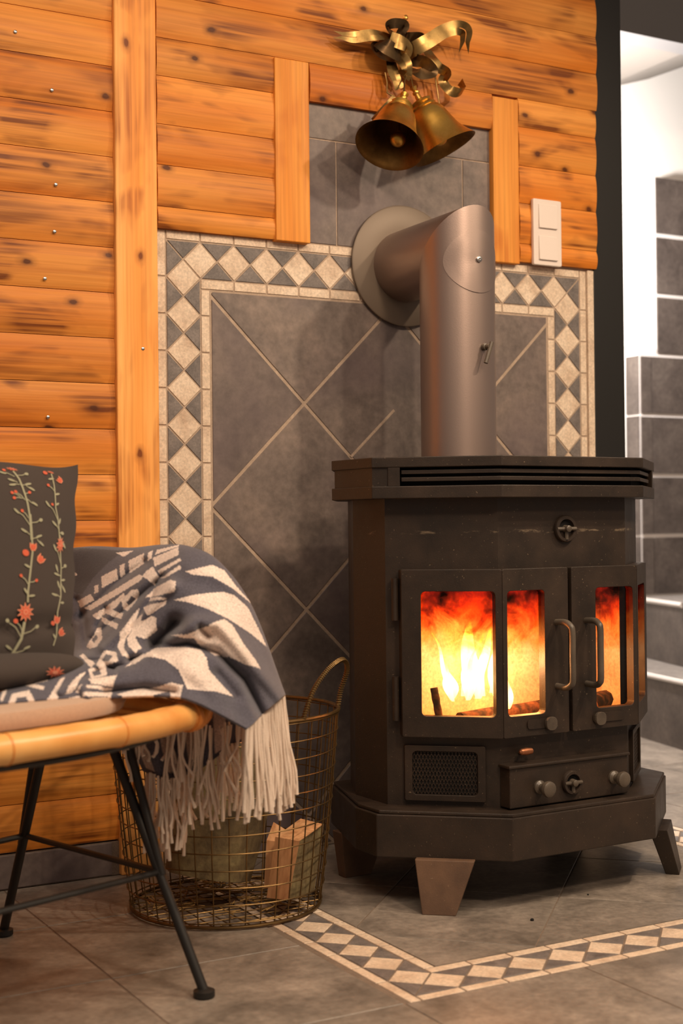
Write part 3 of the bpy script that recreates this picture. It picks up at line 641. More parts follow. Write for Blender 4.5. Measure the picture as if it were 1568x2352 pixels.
hk = on_y(932, 40, -.03)
add('wall_hook', merge(tube([hk+np.array((.0045*math.cos(q), 0, .0045*math.sin(q))) for q in np.linspace(0, 6.283, 12, endpoint=False)], .0013, 6, closed=True), tube([hk-np.array((0, 0, .005)), on_y(932, 62, -.025), on_y(928, 80, -.012)], .0013, 6), tube([hk, hk+np.array((0, .017, 0))], .0013, 6)), M_brass, bow, smooth=True)
# ------------------------------------------------------------------ wire basket and firewood
BC = np.array((-.06, -.312)); BH = .345
def br(z): return .166+(.203-.166)*(z/BH)**.8
bk = empty('wire_basket', (BC[0], BC[1], 0), 'round bronze wire basket of firewood beside the stove', 'basket')
def bp(th, z, e=0): r = br(z)+e; return np.array((BC[0]+r*math.cos(th), BC[1]+r*math.sin(th), z))
TH = np.linspace(0, 2*math.pi, 48, endpoint=False)
NV = 40
for k in range(NV):
    th = 2*math.pi*(k+.5)/NV; j = random.uniform(-.006, .006)
    add('upright_wire', tube([bp(th+j*(i % 2), z, -.0006) for i, z in enumerate(np.linspace(.006, BH, 7))], .00125, 5), M_wire, bk, smooth=True)
for i in range(12):
    z = .012+i*.0298; add('hoop_wire', tube([bp(q, z+.0012*math.sin(3*q+i), .0014) for q in TH], .0012, 5, closed=True), M_wire, bk, smooth=True)
for z, r in ((BH, .0036), (.005, .0030)): add('rim_wire', tube([bp(q, z) for q in TH], r, 8, closed=True), M_wire, bk, smooth=True)
for k in range(-5, 6):
    h = math.sqrt(.164**2-(k*.029)**2)
    add('base_wire', tube([(BC[0]+k*.029, BC[1]-h, .006), (BC[0]+k*.029, BC[1]+h, .006)], .0012, 5), M_wire, bk); add('base_wire', tube([(BC[0]-h, BC[1]+k*.029, .008), (BC[0]+h, BC[1]+k*.029, .008)], .0012, 5), M_wire, bk)
for c0 in (-48, 132):
    a, b = bp(math.radians(c0-26), BH), bp(math.radians(c0+26), BH); o = np.array((math.cos(math.radians(c0)), math.sin(math.radians(c0)), 0))
    path = smooth_path([a, a+.12*(b-a)+o*.010+np.array((0, 0, .045)), a+.35*(b-a)+o*.024+np.array((0, 0, .080)), (a+b)/2+(b-a)*.18+o*.030+np.array((0, 0, .090)), b-.06*(b-a)+o*.022+np.array((0, 0, .068)), b+o*.006+np.array((0, 0, .03)), b], 12)
    hd = add('basket_handle', tube(path, .0028, 8), M_wire, bk, smooth=True)
    L = [0]
    for p, q in zip(path, path[1:]): L.append(L[-1]+np.linalg.norm(q-p))
    PA = np.array(path); hel = []
    for s in np.arange(0, L[-1], .0011):
        p = np.array([np.interp(s, L, PA[:, i]) for i in range(3)]); q = np.array([np.interp(min(s+.002, L[-1]), L, PA[:, i]) for i in range(3)])
        d_ = q-p; d_ /= np.linalg.norm(d_)+1e-9; n1 = np.cross(d_, o); n1 /= np.linalg.norm(n1)+1e-9; n2 = np.cross(d_, n1); an = s/.0044*2*math.pi
        hel.append(p+(n1*math.cos(an)+n2*math.sin(an))*.0040)
    add('coil_wrap', tube(hel, .0014, 4), M_wire, hd, smooth=True)
def log_round(nm, a, b, r0, r1, label):
    a, b = np.array(a), np.array(b); e = empty(nm, a, label, 'firewood', 'firewood in the basket'); rings = []; ax = (b-a)/np.linalg.norm(b-a); n1 = np.cross(ax, (0, 1., 0)); n1 /= np.linalg.norm(n1); n2 = np.cross(ax, n1)
    for s in np.linspace(0, 1, 14):
        r = r0+(r1-r0)*s; rings.append([a+(b-a)*s+(n1*math.cos(q)+n2*math.sin(q))*r*(1+.03*math.sin(5*q+s*3)+.02*math.sin(11*q+9*s)) for q in np.linspace(0, 6.2832, 30, endpoint=False)])
    add('bark', loft(rings, cap=False), M_bark, e, smooth=True)
    for c, s in ((a, 0), (b, 1)):
        rg = rings[-1 if s else 0]; add('cut_end', ([tuple(p) for p in rg]+[tuple(c+ax*(.0008 if s else -.0008))], [(i, (i+1) % 30, 30) for i in range(30)]), M_cut, e)
log_round('bark_log', (-.092, -.305, .055), (-.045, -.295, .288), .076, .098, 'thick round log in rough bark leaning in the wire basket')
def log_split(top, bot, label):
    T = [at(*p) for p in top]; B = [at(*p) for p in bot]; e = empty('split_log', np.mean(B, 0), label, 'firewood', 'firewood in the basket'); n = len(T)
    mid = [[t_+(b_-t_)*s for t_, b_ in zip(T, B)] for s in (0, .35, .7, 1)]
    for i in range(n):
        j = (i+1) % n; add('bark_face' if i == 1 else 'split_face', ([tuple(r[k]) for r in mid for k in (i, j)], [(2*q, 2*q+1, 2*q+3, 2*q+2) for q in range(3)]), M_bark if i == 1 else M_cut, e)
    c = np.mean(T, 0)+np.array((0, 0, .004)); add('split_end', ([tuple(p) for p in T]+[tuple(c)], [(i, (i+1) % n, n) for i in range(n)]), M_cut, e); add('split_end', ([tuple(p) for p in B], [tuple(range(n))]), M_cut, e)
log_split([(632, 1922, 2.44), (688, 1932, 2.40), (743, 1893, 2.47), (690, 1880, 2.53)], [(612, 2062, 2.43), (662, 2068, 2.39), (722, 2045, 2.45), (672, 2030, 2.51)], 'split log wedge with a pale torn end in the wire basket')
log_split([(628, 1888, 2.53), (655, 1905, 2.51), (650, 1935, 2.50), (612, 1930, 2.50)], [(618, 2030, 2.53), (645, 2035, 2.51), (640, 2040, 2.50), (606, 2040, 2.50)], 'small pale split log standing behind the torn wedge')
st = []
for k in range(130):
    r, a, q = .15*math.sqrt(random.random()), random.random()*6.28, random.random()*6.28; l = random.uniform(.01, .03); c = np.array((BC[0]+r*math.cos(a), BC[1]+r*math.sin(a), .0105+random.random()*.008)); d_ = np.array((math.cos(q), math.sin(q), random.uniform(-.1, .1)))*l
    if np.linalg.norm((c+d_)[:2]-BC) < .155 and np.linalg.norm((c-d_)[:2]-BC) < .155: st.append(tube([c-d_, c+d_], .0012, 4))
tag(add('wood_shavings', merge(*st), mat('dry_straw', lin((150, 118, 66)), .8)), 'loose bark and straw litter on the basket floor', 'litter', kind='stuff')
# ------------------------------------------------------------------ rattan chair
CO = np.array((-.658, -.626)); CR_, CF_ = np.array((.947, .32)), np.array((.32, -.947))
def CH(r, f, z): q = CO+CR_*r+CF_*f; return np.array((q[0], q[1], z))
chair = empty('rattan_chair', CH(0, 0, 0), 'low rattan lounge chair with black steel legs', 'chair')
ZR = .408
front = smooth_path([CH(-.285, .250, ZR+.006), CH(-.20, .287, ZR), CH(-.07, .303, ZR), CH(.06, .302, ZR), CH(.17, .288, ZR), CH(.262, .262, ZR+.002)], 8)
rr = [.0185*(1+.06*math.exp(-((i % 11)-5)**2/.8)) for i in range(len(front))]
add('front_rail', tube(front, rr, 16), M_rattan, chair, smooth=True)
for i in range(5, len(front)-1, 11): add('cane_node', tube([front[i]-(front[i+1]-front[i])*.06, front[i]+(front[i+1]-front[i])*.06], .0203, 16), M_bind, chair, smooth=True)
for k, (df, dz, r) in enumerate(((-.024, .008, .0075), (-.038, .006, .0065), (-.050, .003, .0065))):
    p = smooth_path([CH(-.24, .262+df, ZR+dz), CH(-.1, .298+df, ZR+dz), CH(.04, .300+df, ZR+dz), CH(.16, .288+df*.8, ZR+dz), CH(.255, .262+df*.35, ZR+dz+.004)], 8)
    add('seat_cane', tube(p, [r*(1+.05*math.sin(i*1.9)) for i in range(len(p))], 10), M_rattan, chair, smooth=True)
for sg in (-1, 1):
    p = smooth_path([CH(sg*.250, .266, ZR+.002), CH(sg*.272, .258, ZR+.003), CH(sg*.290, .243, ZR+.008), CH(sg*.297, .222, ZR+.016)], 8)
    add('corner_binding', tube(p, [.0225+.0012*math.sin(i*2.4) for i in range(len(p))], 14), M_bind, chair, smooth=True)
hoop = smooth_path([CH(.297, .235, ZR+.012), CH(.325, .19, .47), CH(.340, .13, .52), CH(.345, .05, .535), CH(.345, -.08, .53), CH(.315, -.22, .55), CH(.2, -.325, .62), CH(0, -.365, .64), CH(-.2, -.325, .62), CH(-.315, -.22, .595), CH(-.35, -.08, .590), CH(-.352, .05, .585), CH(-.345, .13, .545), CH(-.325, .19, .47), CH(-.297, .235, ZR+.012)], 6)
add('back_hoop', tube(hoop, .015, 12), M_rattan, chair, smooth=True)
seatb = smooth_path([CH(.292, .225, ZR), CH(.315, .10, ZR), CH(.315, -.08, ZR), CH(.26, -.22, ZR), CH(.1, -.29, ZR), CH(-.1, -.29, ZR), CH(-.26, -.22, ZR), CH(-.315, -.08, ZR), CH(-.315, .10, ZR), CH(-.292, .225, ZR)], 6)
add('seat_rail', tube(seatb, .013, 10), M_rattan, chair, smooth=True)
for k in range(21):
    s = .08+.84*k/20; a = seatb[int(s*(len(seatb)-1))]; b = hoop[int(s*(len(hoop)-1))]
    add('back_cane', tube([a, (a+b)/2+np.array((0, 0, -.01)), b], .006, 7), M_rattan, chair, smooth=True)
for k in range(13):
    r = -.26+.52*k/12; h = math.sqrt(max(0, 1-(r/.32)**2)); add('seat_slat', tube([CH(r, .262-.05*abs(r)/.3, ZR-.004), CH(r, -.27*h, ZR-.004)], .006, 7), M_rattan, chair, smooth=True)
ZL = .383
add('steel_ring', tube(smooth_path([CH(.27, .20, ZL), CH(0, .285, ZL), CH(-.27, .20, ZL), CH(-.285, -.05, ZL), CH(-.2, -.22, ZL), CH(0, -.26, ZL), CH(.2, -.22, ZL), CH(.285, -.05, ZL)], 6, closed=True), .006, 8, closed=True), M_black, chair, smooth=True)
LEGS = {}
for sg in (-1, 1):
    for key, top, top2, foot in (('f', (.272, .052), (.283, .085), (.309, .231)), ('r', (.255, -.054), (.27, -.10), (.298, -.247))):
        T, F_, T2 = CH(sg*top[0], top[1], ZL), CH(sg*foot[0], foot[1], .008), CH(sg*top2[0], top2[1], ZL)
        LEGS[key, sg] = (T, F_); M = F_+(T-F_)*.42
        lg = add('leg', tube([T, F_], .0075, 10), M_black, chair, smooth=True)
        add('leg_brace', tube([T2, M+(T2-T)*.10], .0065, 10), M_black, lg, smooth=True)
        add('foot_pad', lathe([(0, .013), (.002, .0155), (.010, .0155), (.013, .009)], (F_[0], F_[1], 0), (0, 0, 1), 18), M_black, lg, smooth=True)
def lp(k, s): T, F_ = LEGS[k]; return F_+(T-F_)*s
for a, b in ((('r', 1), ('f', 1)), (('r', -1), ('f', -1)), (('f', 1), ('f', -1)), (('r', 1), ('r', -1))):
    add('stretcher', tube([lp(a, .43 if a[0] == 'f' else .46), lp(b, .43)], .0048, 8), M_black, chair, smooth=True)
# seat pad
pad = []
def padring(sc, z): return [CH(r*sc, (f-.0)*sc, z) for r, f in [(.265*math.copysign(abs(math.cos(q))**.75, math.cos(q)), (.245 if math.sin(q) > 0 else .255)*math.copysign(abs(math.sin(q))**.75, math.sin(q))) for q in np.linspace(0, 6.2832, 56, endpoint=False)]]
tag(add('seat_pad', loft([padring(.93, .4165), padring(.985, .4195), padring(1.0, .430), padring(.985, .4415), padring(.93, .4445), padring(.5, .4455), padring(.05, .446)]), M_pad, smooth=True), 'taupe canvas seat pad on the rattan chair', 'seat pad')
# ------------------------------------------------------------------ cushion with embroidered vines
NB, NTp = CH(0, .075, .462), CH(.10, -.045, .770)
CXv = np.array((*CR_, 0)); CYv = (NTp-NB)/np.linalg.norm(NTp-NB); CNv = np.cross(CXv, CYv); CNv = CNv/np.linalg.norm(CNv); CNv = CNv if CNv[1] < 0 else -CNv
CW0, CW1, CHh = -.27, .205, np.linalg.norm(NTp-NB)
def bulge(x, y):
    a = np.clip((x-CW0)/(CW1-CW0), 0, 1)*2-1; b = np.clip(y/CHh, 0, 1)*2-1
    return .055*(1-np.abs(a)**2.6)**.75*(1-np.abs(b)**3.0)**.6
def cpt(x, y, side=1, e=0): return NB+CXv*x+CYv*y+CNv*(side*(bulge(x, y))+e)
nx, ny = 60, 46; V = []; Fc = []
for side in (1, -1):
    n0 = len(V)
    for j in range(ny+1):
        for i in range(nx+1):
            y = CHh*j/ny; pin = .013*math.sin(math.pi*j/ny)**.7+.004*math.sin(j*.55); x = CW0+pin+(CW1-CW0-2*pin)*i/nx; y += .006*math.sin(x*26+1)*(j/ny)**6-.008*(1-abs(2*i/nx-1)**6)*(j/ny)**8
            V.append(cpt(x, y, side)+CNv*(.0035*math.sin(x*38+y*19)*math.exp(-(y/.10)**2)-.009*math.exp(-((y-.055-.10*(x+.02))/.014)**2))*side)
    for j in range(ny):
        for i in range(nx): a = n0+j*(nx+1)+i; Fc.append((a, a+1, a+nx+2, a+nx+1))
LBc, LBr = CH(-.04, .110, .478), (.225, .050, .026)
lob = []
for q in np.linspace(.03, math.pi-.03, 20):
    lob.append([LBc+CXv*LBr[0]*-math.cos(q)+(math.sin(q)**.6)*(np.array((*CF_, 0))*LBr[1]*math.cos(p)+np.array((0, 0, 1))*LBr[2]*math.sin(p)) for p in np.linspace(0, 6.2832, 20, endpoint=False)])
cu = tag(add('throw_cushion', merge((V, Fc), loft(lob)), M_cushion, smooth=2), 'dark brown cushion embroidered with red flowers on green vines', 'cushion')
def cpx(x, y):                                   # traced motif pixel -> cushion plane coordinates
    u, v = x*.2423, 1050+y*.2423; r = ray(u, v); p = NB+CNv*.04; t_ = ((p-CAM)@CNv)/(r@CNv); q = CAM+r*t_-NB; k_ = CXv@CYv; a_, b_ = q@CXv, q@CYv; y = (b_-k_*a_)/(1-k_*k_); return a_-k_*y, y
def patch(poly, e): return [cpt(x, y, 1, e) for x, y in poly]
acc = {'s': [], 'r': [], 'p': []}
OFFX = [0]
def put(key, P, e):
    P = [(x-OFFX[0], y) for x, y in P]
    if min(x for x, y in P) < CW0+.02 or max(x for x, y in P) > CW1-.004 or max(y for x, y in P) > CHh-.002: return
    n = len(P); c = np.mean(P, 0); acc[key].append((patch(P, e)+[cpt(c[0], c[1], 1, e)], [(i, (i+1) % n, n) for i in range(n)]))
def line(pts, wd, key='s', e=.0012):
    Q = [np.array(p, float) for p in pts]
    for a, b in zip(Q, Q[1:]):
        k = max(1, int(np.linalg.norm(b-a)/30)); d_ = (b-a)/(np.linalg.norm(b-a)+1e-9); n_ = np.array((-d_[1], d_[0]))*wd/2
        for i in range(k): p, q = a+(b-a)*i/k-d_*2, a+(b-a)*(i+1)/k+d_*2; put(key, [cpx(*(p-n_)), cpx(*(q-n_)), cpx(*(q+n_)), cpx(*(p+n_))], e)
def blob(c, rx, ry, ang=0, key='s', e=.0014, n=12, star=0):
    P = []
    for k in range(n):
        q = 2*math.pi*k/n; m_ = 1 if not star else (1 if k % 2 == 0 else star); x, y = rx*m_*math.cos(q), ry*m_*math.sin(q); P.append(cpx(c[0]+x*math.cos(ang)-y*math.sin(ang), c[1]+x*math.sin(ang)+y*math.cos(ang)))
    put(key, P, e)
def sprig(a, b, kind='leaf', w_=11):
    a, b = np.array(a, float), np.array(b, float); d_ = b-a; L = np.linalg.norm(d_); an = math.atan2(d_[1], d_[0]); m_ = a+d_*.5+np.array((-d_[1], d_[0]))*.08
    line([a, m_, b-d_*.15], 9)
    if kind == 'leaf': blob(b-d_*(min(L*.5, 34)/L), min(L*.5, 36), w_, an)
    elif kind == 'blob': blob(b, 21, 17, an)
    elif kind == 'red': blob(b, 17, 15, an, 'r')
def tulip(c, r, ang=0, fill='r'):
    for k, key, e in ((1, 'p', .0014), (.76, fill, .0019)):
        P = [(-.75, -.9), (-.35, -.45), (0, -.8), (.35, -.45), (.8, -.9), (.85, .1), (.45, .8), (-.4, .8), (-.8, .15)]
        put(key, [cpx(c[0]+r*k*(x*math.cos(ang)-y*math.sin(ang)), c[1]+r*k*(x*math.sin(ang)+y*math.cos(ang))) for x, y in P], e)
def star(c, r, ry=None):
    blob(c, r, ry or r, .2, 'p', .0014, 20, .55); blob(c, r*.80, (ry or r)*.80, .2, 'r', .0019, 20, .50); blob(c, r*.42, (ry or r)*.42, .5, 'p', .0023, 16, .5); blob(c, r*.15, (ry or r)*.15, 0, 'r', .0026)
for OFFX[0] in (0, .148, .296, .444):
    SA_ = [(155, 110), (190, 200), (215, 330), (240, 450), (250, 540), (265, 650), (275, 800), (280, 920), (265, 1040), (250, 1170), (238, 1290), (240, 1390)]
    line(SA_, 19); line([(258, 560), (272, 800)], 27); line([(222, 1570), (212, 1720), (150, 1850), (70, 2000)], 28)
    SB_ = [(550, 110), (555, 250), (550, 470), (570, 560), (585, 720), (600, 900), (610, 1030), (608, 1150), (612, 1300), (580, 1450), (585, 1570), (590, 1660), (570, 1750)]
    line(SB_, 14)
    for a, b, k in (((180, 160), (280, 138), 'blob'), ((150, 175), (10, 120), 'leaf'), ((165, 240), (75, 203), 'leaf'), ((185, 262), (75, 270), 'leaf'), ((205, 265), (305, 245), 'leaf'), ((250, 272), (330, 318), 'leaf'), ((212, 355), (272, 340), 'red'), ((215, 420), (130, 340), 'red'), ((190, 405), (108, 405), 'red'), ((170, 390), (92, 352), 'red'), ((235, 405), (345, 470), 'leaf'), ((250, 660), (95, 512), 'leaf'), ((240, 595), (178, 530), 'red'), ((275, 640), (372, 606), 'blob'), ((250, 755), (160, 703), 'leaf'), ((280, 790), (382, 752), 'leaf'), ((330, 795), (402, 852), 'leaf'), ((262, 1070), (195, 1040), 'leaf'), ((238, 1225), (160, 1148), 'red'), ((248, 1205), (325, 1182), 'red'), ((240, 1335), (312, 1322), 'leaf'), ((235, 1315), (193, 1262), 'leaf'), ((205, 1700), (45, 1565), 'blob'), ((225, 1672), (360, 1602), 'blob'), ((210, 1650), (132, 1566), 'red'), ((170, 1835), (320, 1775), 'leaf'), ((200, 1835), (302, 1868), 'leaf'), ((140, 1815), (66, 1778), 'leaf'), ((110, 1935), (196, 1898), 'red'), ((100, 1890), (0, 1900), 'leaf'),
        ((550, 300), (488, 245), 'red'), ((550, 335), (608, 318), 'leaf'), ((552, 440), (592, 415), 'leaf'), ((565, 165), (500, 180), 'leaf'), ((570, 585), (438, 412), 'leaf'), ((575, 665), (502, 600), 'leaf'), ((585, 620), (600, 560), 'leaf'), ((600, 985), (516, 822), 'leaf'), ((610, 1035), (660, 1005), 'blob'), ((570, 1080), (543, 1008), 'leaf'), ((605, 1110), (523, 1093), 'leaf'), ((610, 1150), (662, 1135), 'leaf'), ((608, 1265), (566, 1160), 'leaf'), ((615, 1180), (668, 1255), 'leaf'), ((612, 1308), (500, 1288), 'leaf'), ((612, 1358), (655, 1352), 'leaf'), ((592, 720), (660, 840), 'leaf'), ((588, 700), (622, 702), 'blob'), ((585, 1690), (550, 1650), 'leaf')):
        sprig(a, b, k)
    for c, r, an in (((285, 870), 46, 0), ((368, 978), 50, .7), ((630, 175), 40, -.9), ((577, 1520), 44, .1), ((645, 1625), 44, .9)): tulip(c, r, an)
    for c, r in (((208, 930), 36), ((130, 1566), 25), ((533, 1556), 24), ((512, 438), 15), ((485, 108), 24), ((66, 100), 18)): blob(c, r, r*.85, .4, 'r')
    star((222, 1482), 92); star((597, 815), 50, 84); star((150, 86), 62, 22); star((545, 98), 40, 14)
for k, m_, nm in (('s', M_stem, 'vine_embroidery'), ('r', M_red, 'red_embroidery'), ('p', M_pink, 'petal_outline')):
    o = add(nm, merge(*acc[k]), m_, cu); o['kind'] = 'stuff'
def lobe_pt(x, y, e):
    u, v = x*.2423, 1050+y*.2423; r = ray(u, v); A_ = np.array([CXv/LBr[0], np.array((*CF_, 0))/LBr[1], np.array((0, 0, 1))/LBr[2]])*1.0; o = A_@(CAM-LBc); d_ = A_@r
    b_, c_ = o@d_, o@o-1.15; q = b_*b_-(d_@d_)*c_; t_ = (-b_-math.sqrt(max(q, 0)))/(d_@d_); return CAM+r*(t_-e)
for k_, m_, sc, st_, e in (('petal_outline', M_pink, 1, .55, .002), ('red_embroidery', M_red, .8, .5, .003), ('petal_outline', M_pink, .4, .5, .004)):
    P = [lobe_pt(525+95*sc*(1 if k % 2 == 0 else st_)*math.cos(.2+k*math.pi/10), 2040+62*sc*(1 if k % 2 == 0 else st_)*math.sin(.2+k*math.pi/10), e) for k in range(20)]; c = np.mean(P, 0)
    add(k_, (P+[c], [(i, (i+1) % 20, 20) for i in range(20)]), m_, cu)
# ------------------------------------------------------------------ blanket
CT = [
 [(95, 1330, 2.44), (200, 1310, 2.40), (290, 1305, 2.34), (370, 1305, 2.28), (440, 1315, 2.22), (505, 1360, 2.19), (570, 1450, 2.18), (640, 1610, 2.17)],
 [(110, 1268, 2.37), (210, 1258, 2.31), (300, 1261, 2.245), (370, 1254, 2.19), (432, 1257, 2.13), (502, 1292, 2.11), (578, 1397, 2.11), (653, 1597, 2.11)],
 [(120, 1345, 2.33), (205, 1342, 2.24), (280, 1330, 2.165), (350, 1315, 2.11), (420, 1320, 2.06), (490, 1348, 2.045), (562, 1432, 2.05), (643, 1604, 2.07)],
 [(130, 1405, 2.28), (210, 1402, 2.17), (280, 1395, 2.10), (350, 1390, 2.055), (415, 1395, 2.02), (480, 1412, 2.01), (547, 1482, 2.015), (625, 1620, 2.035)],
 [(138, 1460, 2.22), (215, 1456, 2.10), (280, 1450, 2.05), (350, 1450, 2.025), (410, 1458, 1.995), (470, 1472, 1.985), (532, 1530, 1.99), (607, 1636, 2.01)],
 [(130, 1512, 2.09), (215, 1506, 2.02), (280, 1505, 1.995), (340, 1510, 1.975), (400, 1516, 1.965), (457, 1530, 1.96), (517, 1572, 1.97), (592, 1651, 1.99)],
 [(40, 1573, 1.91), (150, 1560, 1.92), (245, 1553, 1.93), (325, 1555, 1.935), (393, 1562, 1.935), (450, 1583, 1.94), (507, 1614, 1.955), (579, 1664, 1.975)],
 [(-60, 1622, 1.785), (120, 1607, 1.855), (240, 1603, 1.895), (325, 1600, 1.915), (393, 1600, 1.915), (446, 1613, 1.915), (502, 1640, 1.935), (566, 1675, 1.96)]]
CTa = np.array(CT, float)
def crom(A, s, axis):
    A = np.moveaxis(A, axis, 0); n = A.shape[0]; i = np.minimum(s.astype(int), n-2); f_ = (s-i)[:, None, None]
    g = lambda k: A[np.clip(i+k, 0, n-1)]
    p0, p1, p2, p3 = g(-1), g(0), g(1), g(2); p0 = np.where((i == 0)[:, None, None], 2*p1-p2, p0); p3 = np.where((i == n-2)[:, None, None], 2*p2-p1, p3)
    return np.moveaxis(.5*(2*p1+(p2-p0)*f_+(2*p0-5*p1+4*p2-p3)*f_**2+(3*p1-p0-3*p2+p3)*f_**3), 0, axis)
NR, NC = 470, 520
GR = crom(crom(CTa, np.linspace(0, 7, NR), 0), np.linspace(0, 7, NC), 1)
U_, V_, T_ = GR[..., 0], GR[..., 1], GR[..., 2].copy()
def dline(pts):
    best = np.full(U_.shape, 1e9)
    for (x0, y0), (x1, y1) in zip(pts, pts[1:]):
        dx, dy = x1-x0, y1-y0; s = np.clip(((U_-x0)*dx+(V_-y0)*dy)/(dx*dx+dy*dy), 0, 1); best = np.minimum(best, np.hypot(U_-x0-s*dx, V_-y0-s*dy))
    return best
rowf = np.linspace(0, 7, NR)[:, None]
vis = np.clip((rowf-1.15)/.6, 0, 1)
for pts, wd, dp in (([(352, 1480), (385, 1455), (402, 1432)], 17, .045), ([(300, 1515), (360, 1487), (430, 1478), (500, 1500), (560, 1560), (600, 1640)], 11, .016), ([(395, 1463), (450, 1432), (500, 1432), (545, 1480), (590, 1540), (640, 1600)], 16, -.016),
    ([(185, 1420), (260, 1345), (330, 1290)], 10, .012), ([(215, 1470), (300, 1390), (372, 1325)], 9, .012), ([(200, 1400), (270, 1330), (340, 1275)], 9, -.006), ([(240, 1490), (330, 1410), (400, 1345)], 11, -.009),
    ([(420, 1330), (500, 1360), (590, 1470)], 22, .007), ([(400, 1350), (480, 1310), (540, 1340)], 25, -.006), ([(230, 1530), (300, 1500), (350, 1500)], 10, -.010), ([(185, 1560), (240, 1535), (300, 1530)], 8, .008), ([(240, 1590), (330, 1580), (400, 1590)], 10, .012), ([(140, 1590), (180, 1570), (200, 1600)], 9, -.008), ([(460, 1440), (478, 1462)], 9, .010), ([(520, 1640), (470, 1570), (420, 1530)], 20, -.006), ([(540, 1600), (500, 1550)], 14, .007), ([(178, 1380), (195, 1430), (200, 1490)], 10, .008), ([(225, 1440), (245, 1400)], 7, .010), ([(300, 1440), (345, 1385), (360, 1340)], 7, .009), ([(195, 1520), (235, 1520), (262, 1540)], 7, .010)):
    T_ = T_+dp*(1.7 if wd < 12 else 1.25)*np.exp(-(dline(pts)/wd)**2)*vis
T_ += .0016*np.sin(U_*.05+V_*.031)*np.sin(V_*.045-U_*.017)*vis
PB = CAM+(FW+RT*((U_-784)/FPX)[..., None]+UP*((1176-V_)/FPX)[..., None])*T_[..., None]
cu2 = lambda L: [(x*.4464, 1040+y*.4464) for x, y in L]
WHITE = [[(955, 615), (1090, 582), (1150, 610), (1210, 690), (1300, 790), (1190, 700), (1090, 640), (990, 630)], [(895, 760), (1000, 735), (1150, 718), (1200, 735), (1270, 800), (1340, 940), (1365, 1000), (1280, 930), (1180, 865), (1050, 800), (960, 770)],
 [(880, 945), (960, 930), (1060, 890), (1150, 860), (1190, 890), (1250, 990), (1310, 1070), (1335, 1115), (1250, 1080), (1180, 1045), (1100, 1050), (1050, 1010), (1000, 950), (930, 945)], [(720, 1060), (800, 1010), (950, 1005), (1030, 1020), (1060, 1060), (1070, 1120), (1130, 1190), (1195, 1258), (1100, 1230), (960, 1220), (945, 1180), (920, 1120), (850, 1070), (780, 1055)],
 [(600, 1250), (750, 1210), (880, 1185), (940, 1200), (930, 1260), (890, 1280), (870, 1235), (800, 1250), (700, 1275)], [(525, 640), (605, 600), (610, 650), (530, 700)], [(665, 560), (745, 520), (745, 575), (670, 625)], [(790, 545), (920, 490), (922, 530), (800, 590)], [(810, 505), (920, 480), (920, 488), (800, 530)],
 [(620, 585), (645, 572), (645, 625), (622, 640)], [(765, 520), (790, 505), (782, 550), (765, 560)], [(490, 690), (512, 680), (510, 720), (490, 730)], [(405, 765), (470, 730), (490, 760), (420, 800)], [(440, 800), (600, 705), (720, 630), (740, 640), (730, 660), (600, 740), (470, 815)], [(480, 840), (600, 760), (640, 725), (650, 740), (600, 800), (500, 860)],
 [(550, 800), (640, 830), (625, 860), (550, 830)], [(525, 845), (612, 885), (605, 915), (530, 872)], [(605, 1000), (620, 930), (680, 850), (720, 800), (700, 880), (650, 950), (640, 1010), (665, 1055), (630, 1050)], [(655, 960), (700, 870), (740, 830), (715, 900), (700, 960), (725, 1010), (690, 1030), (662, 1000)],
 [(700, 880), (780, 840), (808, 850), (805, 910), (740, 960), (705, 950)], [(740, 800), (860, 755), (855, 785), (760, 835)], [(770, 750), (860, 742), (850, 752), (765, 770)], [(750, 750), (800, 700), (880, 658), (905, 670), (895, 710), (820, 740)], [(830, 650), (930, 580), (935, 600), (850, 650)], [(735, 640), (760, 610), (790, 590), (818, 640), (800, 690), (770, 660)], [(815, 610), (930, 545), (935, 560), (825, 625)],
 [(330, 1240), (400, 1150), (440, 1130), (400, 1190), (360, 1240)], [(385, 1240), (420, 1190), (410, 1240)], [(440, 1200), (580, 1205), (570, 1225), (440, 1215)], [(455, 1170), (600, 1150), (610, 1130), (580, 1200), (470, 1195)], [(430, 1235), (580, 1238), (570, 1262), (430, 1255)], [(240, 1280), (310, 1170), (335, 1160), (300, 1230), (295, 1280)], [(0, 1280), (20, 1220), (40, 1200), (30, 1250), (10, 1290)], [(130, 1185), (230, 1210), (222, 1228), (130, 1205)], [(0, 1300), (200, 1300), (410, 1255), (420, 1290), (0, 1360)], [(170, 1180), (240, 1170), (250, 1180), (180, 1195)],
 [(410, 1050), (430, 1040), (490, 1090), (470, 1115)], [(640, 1110), (700, 1060), (740, 1040), (760, 1050), (700, 1090)], [(370, 600), (405, 630), (380, 640), (370, 635)], [(600, 520), (690, 508), (640, 540)]]
RING = [([(630, 760), (680, 710), (715, 705), (712, 760), (660, 820), (632, 800)], [(652, 768), (682, 735), (695, 745), (682, 778), (660, 792)]), ([(450, 1000), (500, 910), (525, 898), (530, 960), (500, 1005), (465, 1012)], [(474, 972), (498, 938), (508, 955), (488, 985)]), ([(498, 1095), (540, 1020), (600, 1032), (606, 1072), (560, 1085), (520, 1112)], [(528, 1078), (545, 1043), (582, 1050), (566, 1074)]), ([(450, 1120), (540, 1098), (552, 1150), (470, 1168)], [(473, 1135), (515, 1122), (522, 1148), (485, 1155)]), ([(38, 1310), (60, 1248), (150, 1228), (195, 1315)], [(70, 1315), (85, 1268), (135, 1262), (150, 1312)])]
